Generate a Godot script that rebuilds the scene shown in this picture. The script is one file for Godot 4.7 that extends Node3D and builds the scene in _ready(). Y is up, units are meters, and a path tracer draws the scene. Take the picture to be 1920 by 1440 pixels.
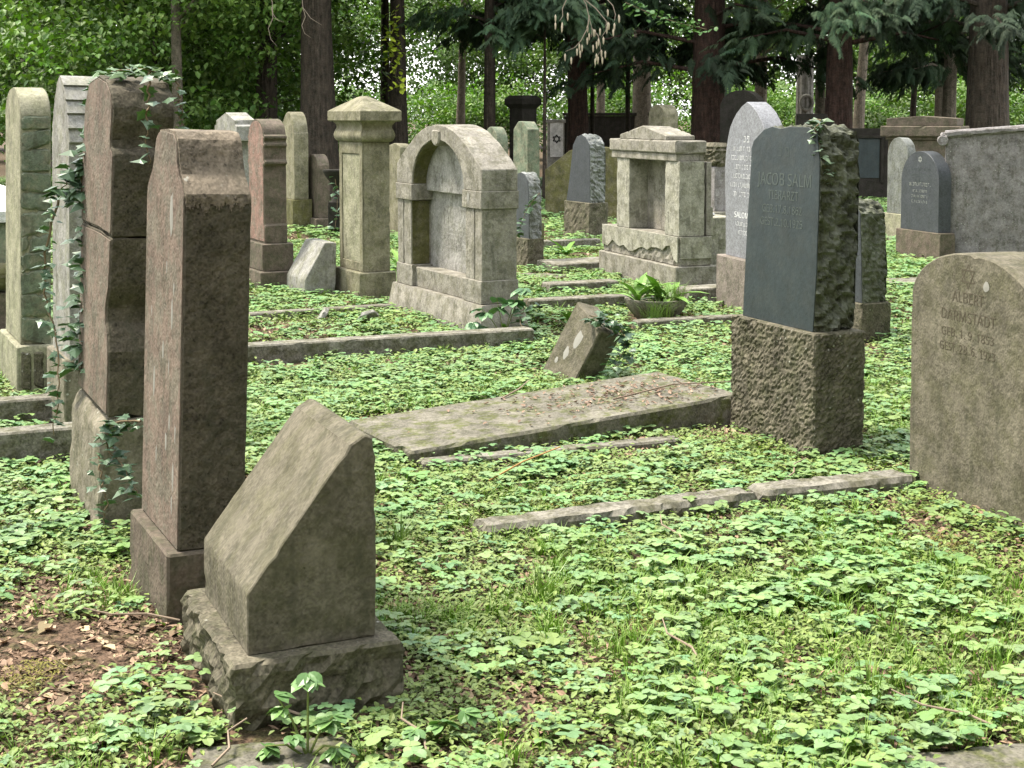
extends Node3D
# An old overgrown graveyard under trees. x right, y up, -z away from the camera; metres.

var rng := RandomNumberGenerator.new()
var nz := FastNoiseLite.new()      # soft fractal noise
var rock := FastNoiseLite.new()    # faceted noise for split stone
var ridge := FastNoiseLite.new()   # ridges of split stone
var mats := {}
var taken := {}
var feet := []                     # footprints that no plant grows through: [x, z, cos, sin, half width, half depth]
var fields := {}
const TS := 384

# ------------------------------------------------------------------ mesh collector
class Mesher:
	var v := PackedVector3Array()
	var c := PackedColorArray()
	var tint := Color.WHITE
	var colored := false
	func tri(a: Vector3, b: Vector3, d: Vector3) -> void:      # counter-clockwise from outside
		v.append(a); v.append(d); v.append(b)
		if colored:
			c.append(tint); c.append(tint); c.append(tint)
	func quad(a: Vector3, b: Vector3, d: Vector3, e: Vector3) -> void:
		tri(a, b, d); tri(a, d, e)
	func mesh(smooth := 0.0) -> ArrayMesh:
		var n := PackedVector3Array()
		n.resize(v.size())
		for i in range(0, v.size(), 3):
			var f := (v[i + 2] - v[i]).cross(v[i + 1] - v[i])
			if f.length_squared() > 0.0:
				f = f.normalized()
			else:
				f = Vector3.UP
			n[i] = f; n[i + 1] = f; n[i + 2] = f
		if smooth > 0.0:
			var at := {}
			for i in v.size():
				var k := Vector3i((v[i] * 2000.0).round())
				if at.has(k):
					at[k].append(i)
				else:
					at[k] = [i]
			var out := n.duplicate()
			for k in at:
				var l: Array = at[k]
				for i in l:
					var s := Vector3.ZERO
					for j in l:
						if n[i].dot(n[j]) > smooth:
							s += n[j]
					if s.length_squared() > 1e-8:
						out[i] = s.normalized()
			n = out
		var a := []
		a.resize(Mesh.ARRAY_MAX)
		a[Mesh.ARRAY_VERTEX] = v
		a[Mesh.ARRAY_NORMAL] = n
		if colored:
			a[Mesh.ARRAY_COLOR] = c
		var m := ArrayMesh.new()
		m.add_surface_from_arrays(Mesh.PRIMITIVE_TRIANGLES, a)
		return m

func V(x: float, y: float) -> Vector2:
	return Vector2(x, y)

# ------------------------------------------------------------------ nodes
func numbered(called: String) -> String:
	var k: int = taken.get(called, 0)
	taken[called] = k + 1
	return called if k == 0 else "%s_%03d" % [called, k]

func thing(called: String, label: String, category: String, at: Vector3, turn := 0.0, group := "") -> Node3D:
	var o := Node3D.new()
	o.name = numbered(called)
	add_child(o)
	o.position = at
	o.rotation_degrees.y = turn
	tag(o, label, category, group)
	return o

func tag(o: Node, label: String, category: String, group := "", kind := "") -> void:
	o.set_meta("label", label)
	o.set_meta("category", category)
	if group != "": o.set_meta("group", group)
	if kind != "": o.set_meta("kind", kind)

func part(called: String, mesh: Mesh, mat: Material, parent: Node, at := Vector3.ZERO) -> MeshInstance3D:
	var o := MeshInstance3D.new()
	o.name = called if parent != self else numbered(called)
	o.mesh = mesh
	o.material_override = mat
	o.position = at
	parent.add_child(o, true)
	return o

func copies(called: String, mesh: Mesh, mat: Material, xs: Array, cs: Array, parent: Node) -> MultiMeshInstance3D:
	var mm := MultiMesh.new()
	mm.transform_format = MultiMesh.TRANSFORM_3D
	mm.use_colors = true
	mm.mesh = mesh
	mm.instance_count = xs.size()
	for i in xs.size():
		mm.set_instance_transform(i, xs[i])
		mm.set_instance_color(i, cs[i])
	var o := MultiMeshInstance3D.new()
	o.name = called if parent != self else numbered(called)
	o.multimesh = mm
	o.material_override = mat
	parent.add_child(o, true)
	return o

func foot(o: Node3D, w: float, t: float, ox := 0.0, oz := 0.0) -> void:
	var p := o.transform * Vector3(ox, 0, oz)
	var a := o.rotation.y
	feet.append([p.x, p.z, cos(a), sin(a), w / 2.0, t / 2.0])

func clear_at(x: float, z: float, pad: float) -> bool:
	for f in feet:
		var dx: float = x - f[0]
		var dz: float = z - f[1]
		var u: float = dx * f[2] - dz * f[3]
		var w: float = dx * f[3] + dz * f[2]
		if absf(u) < f[4] + pad and absf(w) < f[5] + pad:
			return false
	return true

func ground_y(x: float, z: float) -> float:
	return 0.014 * nz.get_noise_2d(x * 60.0, z * 60.0) + 0.014 * nz.get_noise_2d(x * 14.0 + 50.0, z * 14.0) - 0.01

# ------------------------------------------------------------------ shapes
func soften(o: PackedVector2Array, c: float) -> PackedVector2Array:
	var out := PackedVector2Array()
	var n := o.size()
	for i in n:
		var a := o[(i + n - 1) % n]; var b := o[i]; var d := o[(i + 1) % n]
		var u := (a - b); var w := (d - b)
		var lu := u.length(); var lw := w.length()
		if absf(u.angle_to(w)) < 2.7 and c > 0.0:
			out.append(b + u / lu * minf(c, lu * 0.4))
			out.append(b + w / lw * minf(c, lw * 0.4))
		else:
			out.append(b)
	return out

func resample(o: PackedVector2Array, seg: float) -> PackedVector2Array:
	var out := PackedVector2Array()
	for i in o.size():
		var a := o[i]; var b := o[(i + 1) % o.size()]
		var k := maxi(1, int(round(a.distance_to(b) / seg)))
		for j in k:
			out.append(a.lerp(b, float(j) / k))
	return out

func rough_at(p: Vector3, fq: float) -> float:
	return 0.6 * rock.get_noise_3d(p.x * fq, p.y * fq, p.z * fq) + 0.75 * ridge.get_noise_3d(p.x * fq, p.y * fq * 1.25, p.z * fq)

# An outline in the x-y plane drawn out along z from z0 to z1, with worn edges; amp > 0 splits its sides like rock.
func ext(m: Mesher, o: PackedVector2Array, z0: float, z1: float, xf := Transform3D(), ch := 0.006, seg := 0.05, amp := 0.0, fq := 8.0, rings := 1, front := 0.5) -> void:
	var clean := PackedVector2Array()
	for q in o:
		if clean.is_empty() or clean[clean.size() - 1].distance_to(q) > 0.0004: clean.append(q)
	if clean[0].distance_to(clean[clean.size() - 1]) < 0.0004: clean.remove_at(clean.size() - 1)
	var p := resample(soften(clean, ch), seg)
	var n := p.size()
	var nn := PackedVector2Array()
	for i in n:
		var e1 := (p[i] - p[(i + n - 1) % n]).normalized()
		var e2 := (p[(i + 1) % n] - p[i]).normalized()
		nn.append((V(e1.y, -e1.x) + V(e2.y, -e2.x)).normalized())
	var zs := [z0, z0 + ch]
	for k in range(1, rings):
		zs.append(lerpf(z0 + ch, z1 - ch, float(k) / rings))
	zs.append(z1 - ch); zs.append(z1)
	var grid := []
	for k in zs.size():
		var row := PackedVector3Array()
		for i in n:
			var q := Vector3(p[i].x, p[i].y, zs[k])
			var w: Vector3 = xf * q
			var off := 0.0022 * nz.get_noise_3d(w.x * 900.0, w.y * 900.0, w.z * 900.0)
			if amp > 0.0:
				var s := 1.0
				if k >= zs.size() - 2: s = front
				off += amp * s * (rough_at(w, fq) + 0.15)
			var corner := nn[i].dot(V((p[(i + 1) % n] - p[i]).y, -(p[(i + 1) % n] - p[i]).x).normalized()) < 0.985
			if ch >= 0.004 and (corner or k <= 1 or k >= zs.size() - 2):      # nicks along the edges
				var nick := nz.get_noise_3d(w.x * 1300.0 + 77.0, w.y * 1300.0, w.z * 1300.0) - 0.28
				if nick > 0.0: off -= minf(nick * 0.08, ch * 1.1)
			if k == 0 or k == zs.size() - 1:
				off -= ch * (0.7 + 1.1 * absf(nz.get_noise_3d(w.x * 500.0 + 9.0, w.y * 500.0, w.z * 500.0)))
			q.x += nn[i].x * off; q.y += nn[i].y * off
			row.append(xf * q)
		grid.append(row)
	for k in zs.size() - 1:
		for i in n:
			var j := (i + 1) % n
			m.quad(grid[k][i], grid[k][j], grid[k + 1][j], grid[k + 1][i])
	for side in 2:
		var row: PackedVector3Array = grid[0] if side == 0 else grid[zs.size() - 1]
		var flat := PackedVector2Array()
		var inv := xf.affine_inverse()
		for q in row:
			var l := inv * q
			flat.append(V(l.x, l.y))
		var t := Geometry2D.triangulate_polygon(flat)
		if t.is_empty(): t = Geometry2D.triangulate_polygon(p)
		if t.is_empty():      # an edge that crosses itself: close it from its middle
			var mid3 := Vector3.ZERO
			for q in row: mid3 += q / n
			for i in n:
				if side == 1: m.tri(mid3, row[i], row[(i + 1) % n])
				else: m.tri(mid3, row[(i + 1) % n], row[i])
		for i in range(0, t.size(), 3):
			var a := row[t[i]]; var b := row[t[i + 1]]; var d := row[t[i + 2]]
			var up := (flat[t[i + 1]] - flat[t[i]]).cross(flat[t[i + 2]] - flat[t[i]]) > 0.0
			if up == (side == 1): m.tri(a, b, d)
			else: m.tri(a, d, b)

const UPRIGHT := Basis(Vector3(1, 0, 0), Vector3(0, 0, -1), Vector3(0, 1, 0))     # outline on the ground, drawn upwards
const SIDEWAYS := Basis(Vector3(0, 0, -1), Vector3(0, 1, 0), Vector3(1, 0, 0))    # outline seen from the side (x = backwards), drawn across

func rect(w: float, h: float, x := 0.0, y := 0.0) -> PackedVector2Array:      # centred on x, standing on y
	return PackedVector2Array([V(x - w / 2, y), V(x + w / 2, y), V(x + w / 2, y + h), V(x - w / 2, y + h)])

func block(m: Mesher, w: float, h: float, t: float, at: Vector3, ch := 0.006, amp := 0.0, fq := 8.0, seg := 0.06) -> void:   # standing on at
	ext(m, rect(w, t, 0, -t / 2), 0, h, Transform3D(UPRIGHT, at), ch, seg, amp, fq, maxi(1, int(h / seg)) if amp > 0.0 else maxi(1, int(h / 0.045)), 0.15)

# width tapers from bottom to top; used for plinths with sloping faces
func taper(m: Mesher, w0: float, t0: float, w1: float, t1: float, h: float, at: Vector3) -> void:
	var b := [Vector3(-w0, 0, t0), Vector3(w0, 0, t0), Vector3(w0, 0, -t0), Vector3(-w0, 0, -t0)]
	var t := [Vector3(-w1, 2 * h, t1), Vector3(w1, 2 * h, t1), Vector3(w1, 2 * h, -t1), Vector3(-w1, 2 * h, -t1)]
	for i in 4:
		b[i] = at + b[i] * 0.5; t[i] = at + t[i] * 0.5
	for i in 4:
		var j := (i + 1) % 4
		m.quad(b[i], b[j], t[j], t[i])
	m.quad(t[0], t[1], t[2], t[3])
	m.quad(b[3], b[2], b[1], b[0])

func arc(cx: float, cy: float, rx: float, ry: float, a0: float, a1: float, k: int) -> PackedVector2Array:
	var o := PackedVector2Array()
	for i in k + 1:
		var a := deg_to_rad(lerpf(a0, a1, float(i) / k))
		o.append(V(cx + rx * cos(a), cy + ry * sin(a)))
	return o

func round_top(w: float, y0: float, spring: float, top: float, k := 14) -> PackedVector2Array:
	var o := PackedVector2Array([V(-w / 2, y0), V(w / 2, y0)])
	o.append_array(arc(0, spring, w / 2, top - spring, 0, 180, k))
	return o

func lathe(m: Mesher, prof: Array, sides: int, at := Vector3.ZERO, wob := 0.0) -> void:
	for i in prof.size() - 1:
		for k in sides:
			var q := []
			for e in [[i, k], [i, k + 1], [i + 1, k + 1], [i + 1, k]]:
				var a: float = TAU * (e[1] % sides) / sides
				var p: Vector2 = prof[e[0]]
				var r := p.x * (1.0 + wob * nz.get_noise_3d(cos(a) * 90.0, p.y * 200.0, sin(a) * 90.0))
				q.append(at + Vector3(cos(a) * r, p.y, -sin(a) * r))
			m.quad(q[0], q[1], q[2], q[3])

func tube(m: Mesher, pts: Array, rad: Array, sides := 5) -> void:
	var rings := []
	for i in pts.size():
		var d: Vector3 = (pts[mini(i + 1, pts.size() - 1)] - pts[maxi(i - 1, 0)]).normalized()
		var x := d.cross(Vector3(0.31, 0.2, 0.93)).normalized()
		var y := d.cross(x)
		var row := PackedVector3Array()
		for k in sides:
			var a := TAU * k / sides
			row.append(pts[i] + (x * cos(a) + y * sin(a)) * rad[i])
		rings.append(row)
	for i in rings.size() - 1:
		for k in sides:
			var j := (k + 1) % sides
			m.quad(rings[i][k], rings[i][j], rings[i + 1][j], rings[i + 1][k])

# ------------------------------------------------------------------ computed textures
func field(key: String) -> PackedByteArray:
	if fields.has(key): return fields[key]
	var f := FastNoiseLite.new()
	f.seed = key.hash() % 1000
	var im: Image
	match key:
		"coarse": f.noise_type = FastNoiseLite.TYPE_SIMPLEX_SMOOTH; f.frequency = 0.012; f.fractal_octaves = 4
		"coarse2": f.noise_type = FastNoiseLite.TYPE_SIMPLEX_SMOOTH; f.frequency = 0.02; f.fractal_octaves = 4
		"mid": f.noise_type = FastNoiseLite.TYPE_SIMPLEX; f.frequency = 0.06; f.fractal_octaves = 4
		"grain": f.noise_type = FastNoiseLite.TYPE_VALUE; f.frequency = 0.5; f.fractal_octaves = 2
		"cell": f.noise_type = FastNoiseLite.TYPE_CELLULAR; f.frequency = 0.06; f.fractal_type = FastNoiseLite.FRACTAL_NONE; f.cellular_return_type = FastNoiseLite.RETURN_DISTANCE
		"streak": f.noise_type = FastNoiseLite.TYPE_SIMPLEX; f.frequency = 0.035; f.fractal_octaves = 4
	if key == "streak":
		im = f.get_seamless_image(TS, TS / 8)
		im.resize(TS, TS, Image.INTERPOLATE_CUBIC)
	else:
		im = f.get_seamless_image(TS, TS)
	im.convert(Image.FORMAT_L8)
	fields[key] = im.get_data()
	return fields[key]

# base and second colours are linear; o: blotch, streak, grain, mix (how far the second colour spreads), lichen, pit
func stone_tex(base: Vector3, second: Vector3, o: Dictionary) -> ImageTexture:
	var a := field("coarse"); var b := field("mid"); var g := field("grain"); var s := field("streak"); var e := field("cell"); var a2 := field("coarse2")
	var kb: float = o.get("blotch", 0.5) / 255.0
	var ks: float = o.get("streak", 0.3) * 0.5 / 255.0
	var kg: float = o.get("grain", 0.35) * 1.7 / 255.0
	var km: float = o.get("mid", 0.3) / 255.0
	var kx: float = o.get("mix", 0.5)
	var li: float = o.get("lichen", 0.0) * 0.6
	var pit: float = o.get("pit", 0.0)
	var gr: float = o.get("grime", 0.55)
	var lc: Vector3 = o.get("lichen_color", Vector3(0.45, 0.45, 0.4))
	var sh: int = o.get("shift", 0)
	var n := TS * TS
	var out := PackedByteArray()
	out.resize(n * 3)
	var lut := PackedByteArray()
	lut.resize(1025)
	for i in 1025:
		var x := i / 1024.0
		lut[i] = int(clampf((1.055 * pow(x, 1.0 / 2.4) - 0.055 if x > 0.0031 else x * 12.92) * 255.0, 0, 255))
	for i in n:
		var j := (i + sh) % n
		var q := (i + sh * 7 + 5003) % n
		var k := 1.0 + kb * (a[j] - 128) + ks * (s[j] - 128) + kg * (g[i] - 128) + km * (b[q] - 128)
		var w := clampf((a2[j] / 255.0 - 0.62 + kx * 0.45 + (b[j] - 128) / 500.0) * 2.6, 0.0, 1.0)
		var c := base.lerp(second, w) * maxf(k, 0.15) * 0.9
		var gm := clampf((a[q] * .55 + s[j] * .65 + (b[i] - 128) * .35 - 172.0) / 70.0, 0.0, 1.0) * gr
		c = c.lerp(Vector3(.055, .054, .036), gm)
		if li > 0.0:
			var l := clampf((li - e[q] / 255.0 + (b[i] - 128) / 900.0) * 14.0, 0.0, 1.0) * clampf((a[q] - 120) / 40.0, 0.0, 1.0)
			c = c.lerp(lc, l * 0.8)
		if pit > 0.0 and b[j] > 255.0 * (1.0 - pit) and g[j] > 120:
			c *= 0.45
		out[i * 3] = lut[int(clampf(c.x, 0, 1) * 1024)]
		out[i * 3 + 1] = lut[int(clampf(c.y, 0, 1) * 1024)]
		out[i * 3 + 2] = lut[int(clampf(c.z, 0, 1) * 1024)]
	return ImageTexture.create_from_image(Image.create_from_data(TS, TS, false, Image.FORMAT_RGB8, out))

func relief(key: String) -> ImageTexture:
	if mats.has("relief_" + key): return mats["relief_" + key]
	var a := field("mid"); var g := field("grain"); var e := field("cell"); var s := field("streak")
	var out := PackedByteArray()
	out.resize(TS * TS)
	for i in TS * TS:
		var h := 0.0
		match key:
			"sand": h = 0.55 * a[i] + 0.45 * g[i]
			"pitted": h = 0.45 * a[i] + 0.25 * g[i] + 0.3 * minf(255.0, e[i] * 1.8)
			"bark": h = 0.75 * s[i] + 0.25 * a[i]
			"soil": h = 0.6 * a[i] + 0.4 * g[i]
		out[i] = int(clampf(h, 0, 255))
	mats["relief_" + key] = ImageTexture.create_from_image(Image.create_from_data(TS, TS, false, Image.FORMAT_L8, out))
	return mats["relief_" + key]

func stone(key: String) -> StandardMaterial3D:
	if mats.has(key): return mats[key]
	var m := StandardMaterial3D.new()
	m.resource_name = key
	m.roughness = 0.9
	m.metallic_specular = 0.3
	m.uv1_triplanar = true
	m.uv1_triplanar_sharpness = 6.0
	m.uv1_scale = Vector3.ONE * 0.9
	m.uv1_offset = Vector3(rng.randf(), rng.randf(), rng.randf())
	var rel := "sand"; var deep := 0.25
	var t: ImageTexture
	match key:
		"sandstone": t = stone_tex(Vector3(.215, .192, .148), Vector3(.15, .138, .095), {"shift": 0, "mix": .55, "streak": .35, "lichen": .1})
		"dun": t = stone_tex(Vector3(.15, .134, .10), Vector3(.112, .103, .068), {"shift": 17000, "mix": .55, "streak": .35, "grain": .4, "blotch": .5, "pit": .06})
		"grimy_shaded": t = stone_tex(Vector3(.105, .09, .066), Vector3(.08, .07, .05), {"shift": 9000, "mix": .6, "blotch": .45, "grain": .6, "streak": .6, "pit": .16}); rel = "pitted"; deep = 0.5  # real grime, with the shade of side faces darkened into it
		"crust_lit": t = stone_tex(Vector3(.22, .18, .135), Vector3(.16, .132, .10), {"shift": 22000, "mix": .6, "blotch": .6, "grain": .6, "pit": .2, "lichen": .12}); rel = "pitted"; deep = 0.6  # weathered stone, with light from above brightened into the colour
		"red": t = stone_tex(Vector3(.185, .14, .112), Vector3(.165, .143, .112), {"shift": 31000, "mix": .6, "streak": .5, "pit": .1})
		"rose": t = stone_tex(Vector3(.265, .165, .135), Vector3(.20, .152, .122), {"shift": 41000, "mix": .55, "streak": .4, "lichen": .12})
		"blush": t = stone_tex(Vector3(.215, .182, .158), Vector3(.165, .148, .118), {"shift": 47000, "mix": .5, "streak": .4})
		"matt": t = stone_tex(Vector3(.17, .175, .165), Vector3(.15, .155, .135), {"shift": 57000, "mix": .5, "streak": .3})
		"slab": t = stone_tex(Vector3(.165, .152, .122), Vector3(.10, .105, .045), {"shift": 67000, "mix": .42, "grain": .5, "blotch": .6, "pit": .1}); rel = "pitted"; deep = .5
		"brown": t = stone_tex(Vector3(.135, .108, .085), Vector3(.10, .09, .062), {"shift": 52000, "mix": .55, "streak": .5})
		"cream": t = stone_tex(Vector3(.30, .285, .205), Vector3(.24, .235, .155), {"shift": 61000, "mix": .5, "streak": .5})
		"algae": t = stone_tex(Vector3(.14, .165, .115), Vector3(.19, .19, .135), {"shift": 71000, "mix": .45, "blotch": .7}); rel = "pitted"
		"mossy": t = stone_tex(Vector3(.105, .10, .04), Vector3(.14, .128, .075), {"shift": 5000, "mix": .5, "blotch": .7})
		"olive": t = stone_tex(Vector3(.225, .207, .145), Vector3(.175, .165, .102), {"shift": 15000, "mix": .5, "streak": .6})
		"grey": t = stone_tex(Vector3(.29, .28, .26), Vector3(.24, .235, .19), {"shift": 25000, "mix": .5, "streak": .4})
		"granite": t = stone_tex(Vector3(.225, .228, .245), Vector3(.20, .203, .215), {"grime": 0.0, "lichen": 0.0, "shift": 35000, "blotch": .15, "streak": .12, "grain": .5, "mid": .4}); m.roughness = .6; deep = .08
		"granite_dark": t = stone_tex(Vector3(.062, .067, .074), Vector3(.056, .061, .065), {"grime": 0.0, "lichen": 0.0, "shift": 45000, "blotch": .2, "streak": .2, "grain": .4}); m.roughness = .45; deep = .06
		"granite_rough": t = stone_tex(Vector3(.22, .225, .22), Vector3(.17, .18, .16), {"shift": 55000, "grain": .8}); rel = "pitted"; deep = .5
		"slate": t = stone_tex(Vector3(.03, .041, .045), Vector3(.036, .045, .046), {"grime": 0.0, "lichen": 0.0, "shift": 65000, "blotch": .35, "streak": .35, "grain": .25}); m.roughness = .48; m.metallic_specular = .45; deep = .05
		"slate_rough": t = stone_tex(Vector3(.13, .135, .108), Vector3(.08, .085, .05), {"shift": 75000, "mix": .5, "blotch": .9, "grain": .5}); rel = "pitted"; deep = .4
		"hewn": t = stone_tex(Vector3(.135, .12, .088), Vector3(.088, .084, .052), {"shift": 85000, "mix": .5, "blotch": .8, "grain": .7, "lichen": .08}); rel = "pitted"; deep = .5
		"concrete": t = stone_tex(Vector3(.215, .20, .168), Vector3(.125, .118, .08), {"shift": 95000, "mix": .5, "grain": .6, "pit": .12}); rel = "pitted"; deep = .4
		"lilac": t = stone_tex(Vector3(.25, .232, .232), Vector3(.19, .172, .165), {"shift": 105000, "mix": .5, "blotch": .5, "streak": .6, "pit": .12, "lichen": .1})
		"ashlar": t = stone_tex(Vector3(.275, .254, .218), Vector3(.205, .19, .148), {"shift": 115000, "mix": .5, "streak": .45, "blotch": .5})
		"panel": t = stone_tex(Vector3(.315, .302, .282), Vector3(.24, .232, .2), {"shift": 125000, "mix": .4, "streak": .5, "blotch": .5})
		"plaster": t = stone_tex(Vector3(.34, .325, .27), Vector3(.245, .235, .18), {"shift": 135000, "mix": .45, "streak": .5, "pit": .06})
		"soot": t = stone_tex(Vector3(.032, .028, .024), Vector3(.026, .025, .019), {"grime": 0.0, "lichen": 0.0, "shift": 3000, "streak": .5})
		"white": t = stone_tex(Vector3(.62, .61, .60), Vector3(.5, .5, .48), {"grime": 0.0, "lichen": 0.0, "shift": 13000, "streak": .3, "mix": .3})
		"bark": t = stone_tex(Vector3(.055, .043, .033), Vector3(.04, .034, .026), {"grime": 0.0, "lichen": 0.0, "shift": 23000, "streak": 1.8, "mid": .5}); rel = "bark"; deep = 2.0
		"bark_red": t = stone_tex(Vector3(.062, .037, .029), Vector3(.042, .029, .023), {"grime": 0.0, "lichen": 0.0, "shift": 33000, "streak": 1.8, "mid": .5}); rel = "bark"; deep = 2.0
		"bark_pale": t = stone_tex(Vector3(.16, .135, .105), Vector3(.105, .095, .07), {"grime": 0.0, "lichen": 0.0, "shift": 43000, "streak": .7, "mid": .6}); rel = "bark"; deep = 1.5
		"soil": t = stone_tex(Vector3(.105, .068, .045), Vector3(.075, .065, .03), {"grime": 0.0, "lichen": 0.0, "shift": 53000, "grain": .9, "mid": .8, "mix": .5}); rel = "soil"; deep = 1.2; m.uv1_world_triplanar = true
	m.albedo_texture = t
	m.heightmap_enabled = true
	m.heightmap_texture = relief(rel)
	m.heightmap_scale = deep * 1.6
	mats[key] = m
	return m

func leafy(key: String, rough := 0.5, back := Color(0.5, 0.62, 0.25)) -> StandardMaterial3D:
	if mats.has(key): return mats[key]
	var m := StandardMaterial3D.new()
	m.resource_name = key
	m.vertex_color_use_as_albedo = true
	m.roughness = rough
	m.metallic_specular = 0.4
	m.backlight_enabled = true
	m.backlight = back
	m.cull_mode = BaseMaterial3D.CULL_DISABLED
	mats[key] = m
	return m

func plain(key: String, c: Vector3, rough := 0.9) -> StandardMaterial3D:
	if mats.has(key): return mats[key]
	var m := StandardMaterial3D.new()
	m.resource_name = key
	m.albedo_color = Color(c.x, c.y, c.z).linear_to_srgb()
	m.roughness = rough
	m.metallic_specular = 0.25
	mats[key] = m
	return m

# ------------------------------------------------------------------ gravestone helpers
func grave(called: String, label: String, x: float, z: float, a: float, w: float, t: float, group := "") -> Node3D:
	var o := thing(called, label, "gravestone", Vector3(x, 0, z), a - 90.0, group)
	foot(o, w, t)
	return o

func put(parent: Node, called: String, key: String, f: Callable, smooth := 0.93) -> MeshInstance3D:
	var m := Mesher.new()
	f.call(m)
	return part(called, m.mesh(smooth), stone(key), parent)

func plinth(o: Node, called: String, key: String, w: float, h: float, t: float, y := 0.0, amp := 0.0, fq := 8.0, z := 0.0, x := 0.0, ch := 0.008, seg := 0.06) -> MeshInstance3D:
	var down := 0.06 if y == 0.0 else 0.0
	return put(o, called, key, func(m): block(m, w, h + down, t, Vector3(x, y - down, z), ch, amp, fq, seg), 0.93 if amp == 0.0 else 0.0 if amp > .011 else .9)

func slab(o: Node, called: String, key: String, outline: PackedVector2Array, t: float, z := 0.0, ch := 0.007, amp := 0.0, fq := 8.0, seg := 0.05, rings := 1) -> MeshInstance3D:
	return put(o, called, key, func(m): ext(m, outline, z - t / 2, z + t / 2, Transform3D(), ch, seg, amp, fq, rings), 0.93 if amp == 0.0 else 0.0 if amp > .02 else .9)

func inset(o: PackedVector2Array, d: float) -> PackedVector2Array:
	var r := Geometry2D.offset_polygon(o, -d)
	var best: PackedVector2Array = r[0]
	if Geometry2D.is_polygon_clockwise(best): best.reverse()
	return best

# a dressed face, a few millimetres proud of a stone's front
func face(o: Node, called: String, key: String, outline: PackedVector2Array, z: float, d := 0.006) -> MeshInstance3D:
	return put(o, called, key, func(m): ext(m, inset(outline, d), z - 0.002, z + 0.004, Transform3D(), 0.001, 0.06))

func mirror(half: Array) -> PackedVector2Array:       # right half from bottom to top, mirrored
	var o := PackedVector2Array()
	for p in half: o.append(p)
	for i in range(half.size() - 1, -1, -1):
		if half[i].x > 0.001: o.append(V(-half[i].x, half[i].y))
	return o

func letters(o: Node, words: String, h: float, x: float, y: float, z: float, mat: Material, serif := false, wide := 1.0) -> void:
	var t := TextMesh.new()
	var f := SystemFont.new()
	f.font_names = PackedStringArray(["Droid Serif" if serif else "Droid Sans"])
	t.font = f
	t.text = words
	t.font_size = 48
	t.pixel_size = h / 35.0
	t.depth = 0.0016
	t.curve_step = 2.0
	var p := part("lettering", t, mat, o, Vector3(x, y, z))
	p.scale.x = wide

# worn, unreadable rows of small carved signs
func signs(o: Node, rows: int, w: float, x: float, y: float, z: float, step: float, h: float, mat: Material) -> void:
	for r in rows:
		var m := Mesher.new()
		var at := -w / 2.0 * rng.randf_range(0.7, 1.0)
		var stop := -at
		while at < stop:
			var cw := h * rng.randf_range(0.45, 0.75)
			var s := h * 0.13
			for k in 3:
				var q := rng.randi() % 4
				var b: Vector3
				var c := Vector3(x + at + cw / 2, y - r * step + h / 2, z)
				if q == 0: b = Vector3(cw * 0.85, s, 0.0014); c.y += h * 0.42
				elif q == 1: b = Vector3(s, h * 0.9, 0.0016); c.x += cw * 0.36
				elif q == 2: b = Vector3(s, h * 0.8, 0.0018); c.x -= cw * 0.36
				else: b = Vector3(cw * 0.8, s, 0.0012); c.y -= h * 0.42
				var l := c - b / 2; var u := c + b / 2
				m.quad(Vector3(l.x, l.y, u.z), Vector3(u.x, l.y, u.z), Vector3(u.x, u.y, u.z), Vector3(l.x, u.y, u.z))
			at += cw * 1.35
			if rng.randf() < 0.14: at += cw
		part("lettering", m.mesh(), mat, o).set_meta("kind", "stuff")

# the two letters that open the inscriptions
func rest_here(o: Node, h: float, x: float, y: float, z: float, mat: Material) -> void:
	for g in 2:
		var m := Mesher.new()
		var cx := x + (h * .7 if g == 0 else -h * .7)
		var bars := [[0, .45, .7, .12], [.3, 0, .12, .95], [-.05, -.45, .8, .12], [-.3, .28, .12, .4], [-.18, .12, .3, .1]] if g == 0 else [[.1, .45, .45, .12], [.28, 0, .12, .95], [-.02, -.45, .7, .12]]
		for k in bars.size():
			var b: Array = bars[k]
			var c := Vector3(cx + b[0] * h, y + b[1] * h, z + k * .0003)
			var e := Vector3(b[2] * h / 2, 0, 0); var f := Vector3(0, b[3] * h / 2, 0)
			m.quad(c - e - f, c + e - f, c + e + f, c - e + f)
		part("lettering", m.mesh(), mat, o).set_meta("kind", "stuff")

func star(o: Node, r: float, x: float, y: float, z: float, s: float, mat: Material) -> void:
	var m := Mesher.new()
	for k in 2:
		for i in 3:
			var a := PI / 2 + PI * k + TAU * i / 3.0
			var b := a + TAU / 3.0
			var p := Vector3(x + cos(a) * r, y + sin(a) * r, z + 0.0006 * k)
			var q := Vector3(x + cos(b) * r, y + sin(b) * r, z + 0.0006 * k)
			var e := (q - p).normalized().cross(Vector3.BACK) * s / 2
			m.quad(p + e, q + e, q - e, p - e)
	part("carved_star", m.mesh(), mat, o)

func loft(m: Mesher, rings: Array, at := Vector3.ZERO) -> void:      # [width, depth, y]
	for i in rings.size() - 1:
		var a: Array = rings[i]; var b: Array = rings[i + 1]
		var pa := []; var pb := []
		for s in [V(-1, 1), V(1, 1), V(1, -1), V(-1, -1)]:
			pa.append(at + Vector3(s.x * a[0] / 2, a[2], s.y * a[1] / 2))
			pb.append(at + Vector3(s.x * b[0] / 2, b[2], s.y * b[1] / 2))
		for k in 4:
			var j := (k + 1) % 4
			m.quad(pa[k], pa[j], pb[j], pb[k])
		if i == rings.size() - 2: m.quad(pb[0], pb[1], pb[2], pb[3])
		if i == 0: m.quad(pa[3], pa[2], pa[1], pa[0])

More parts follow.
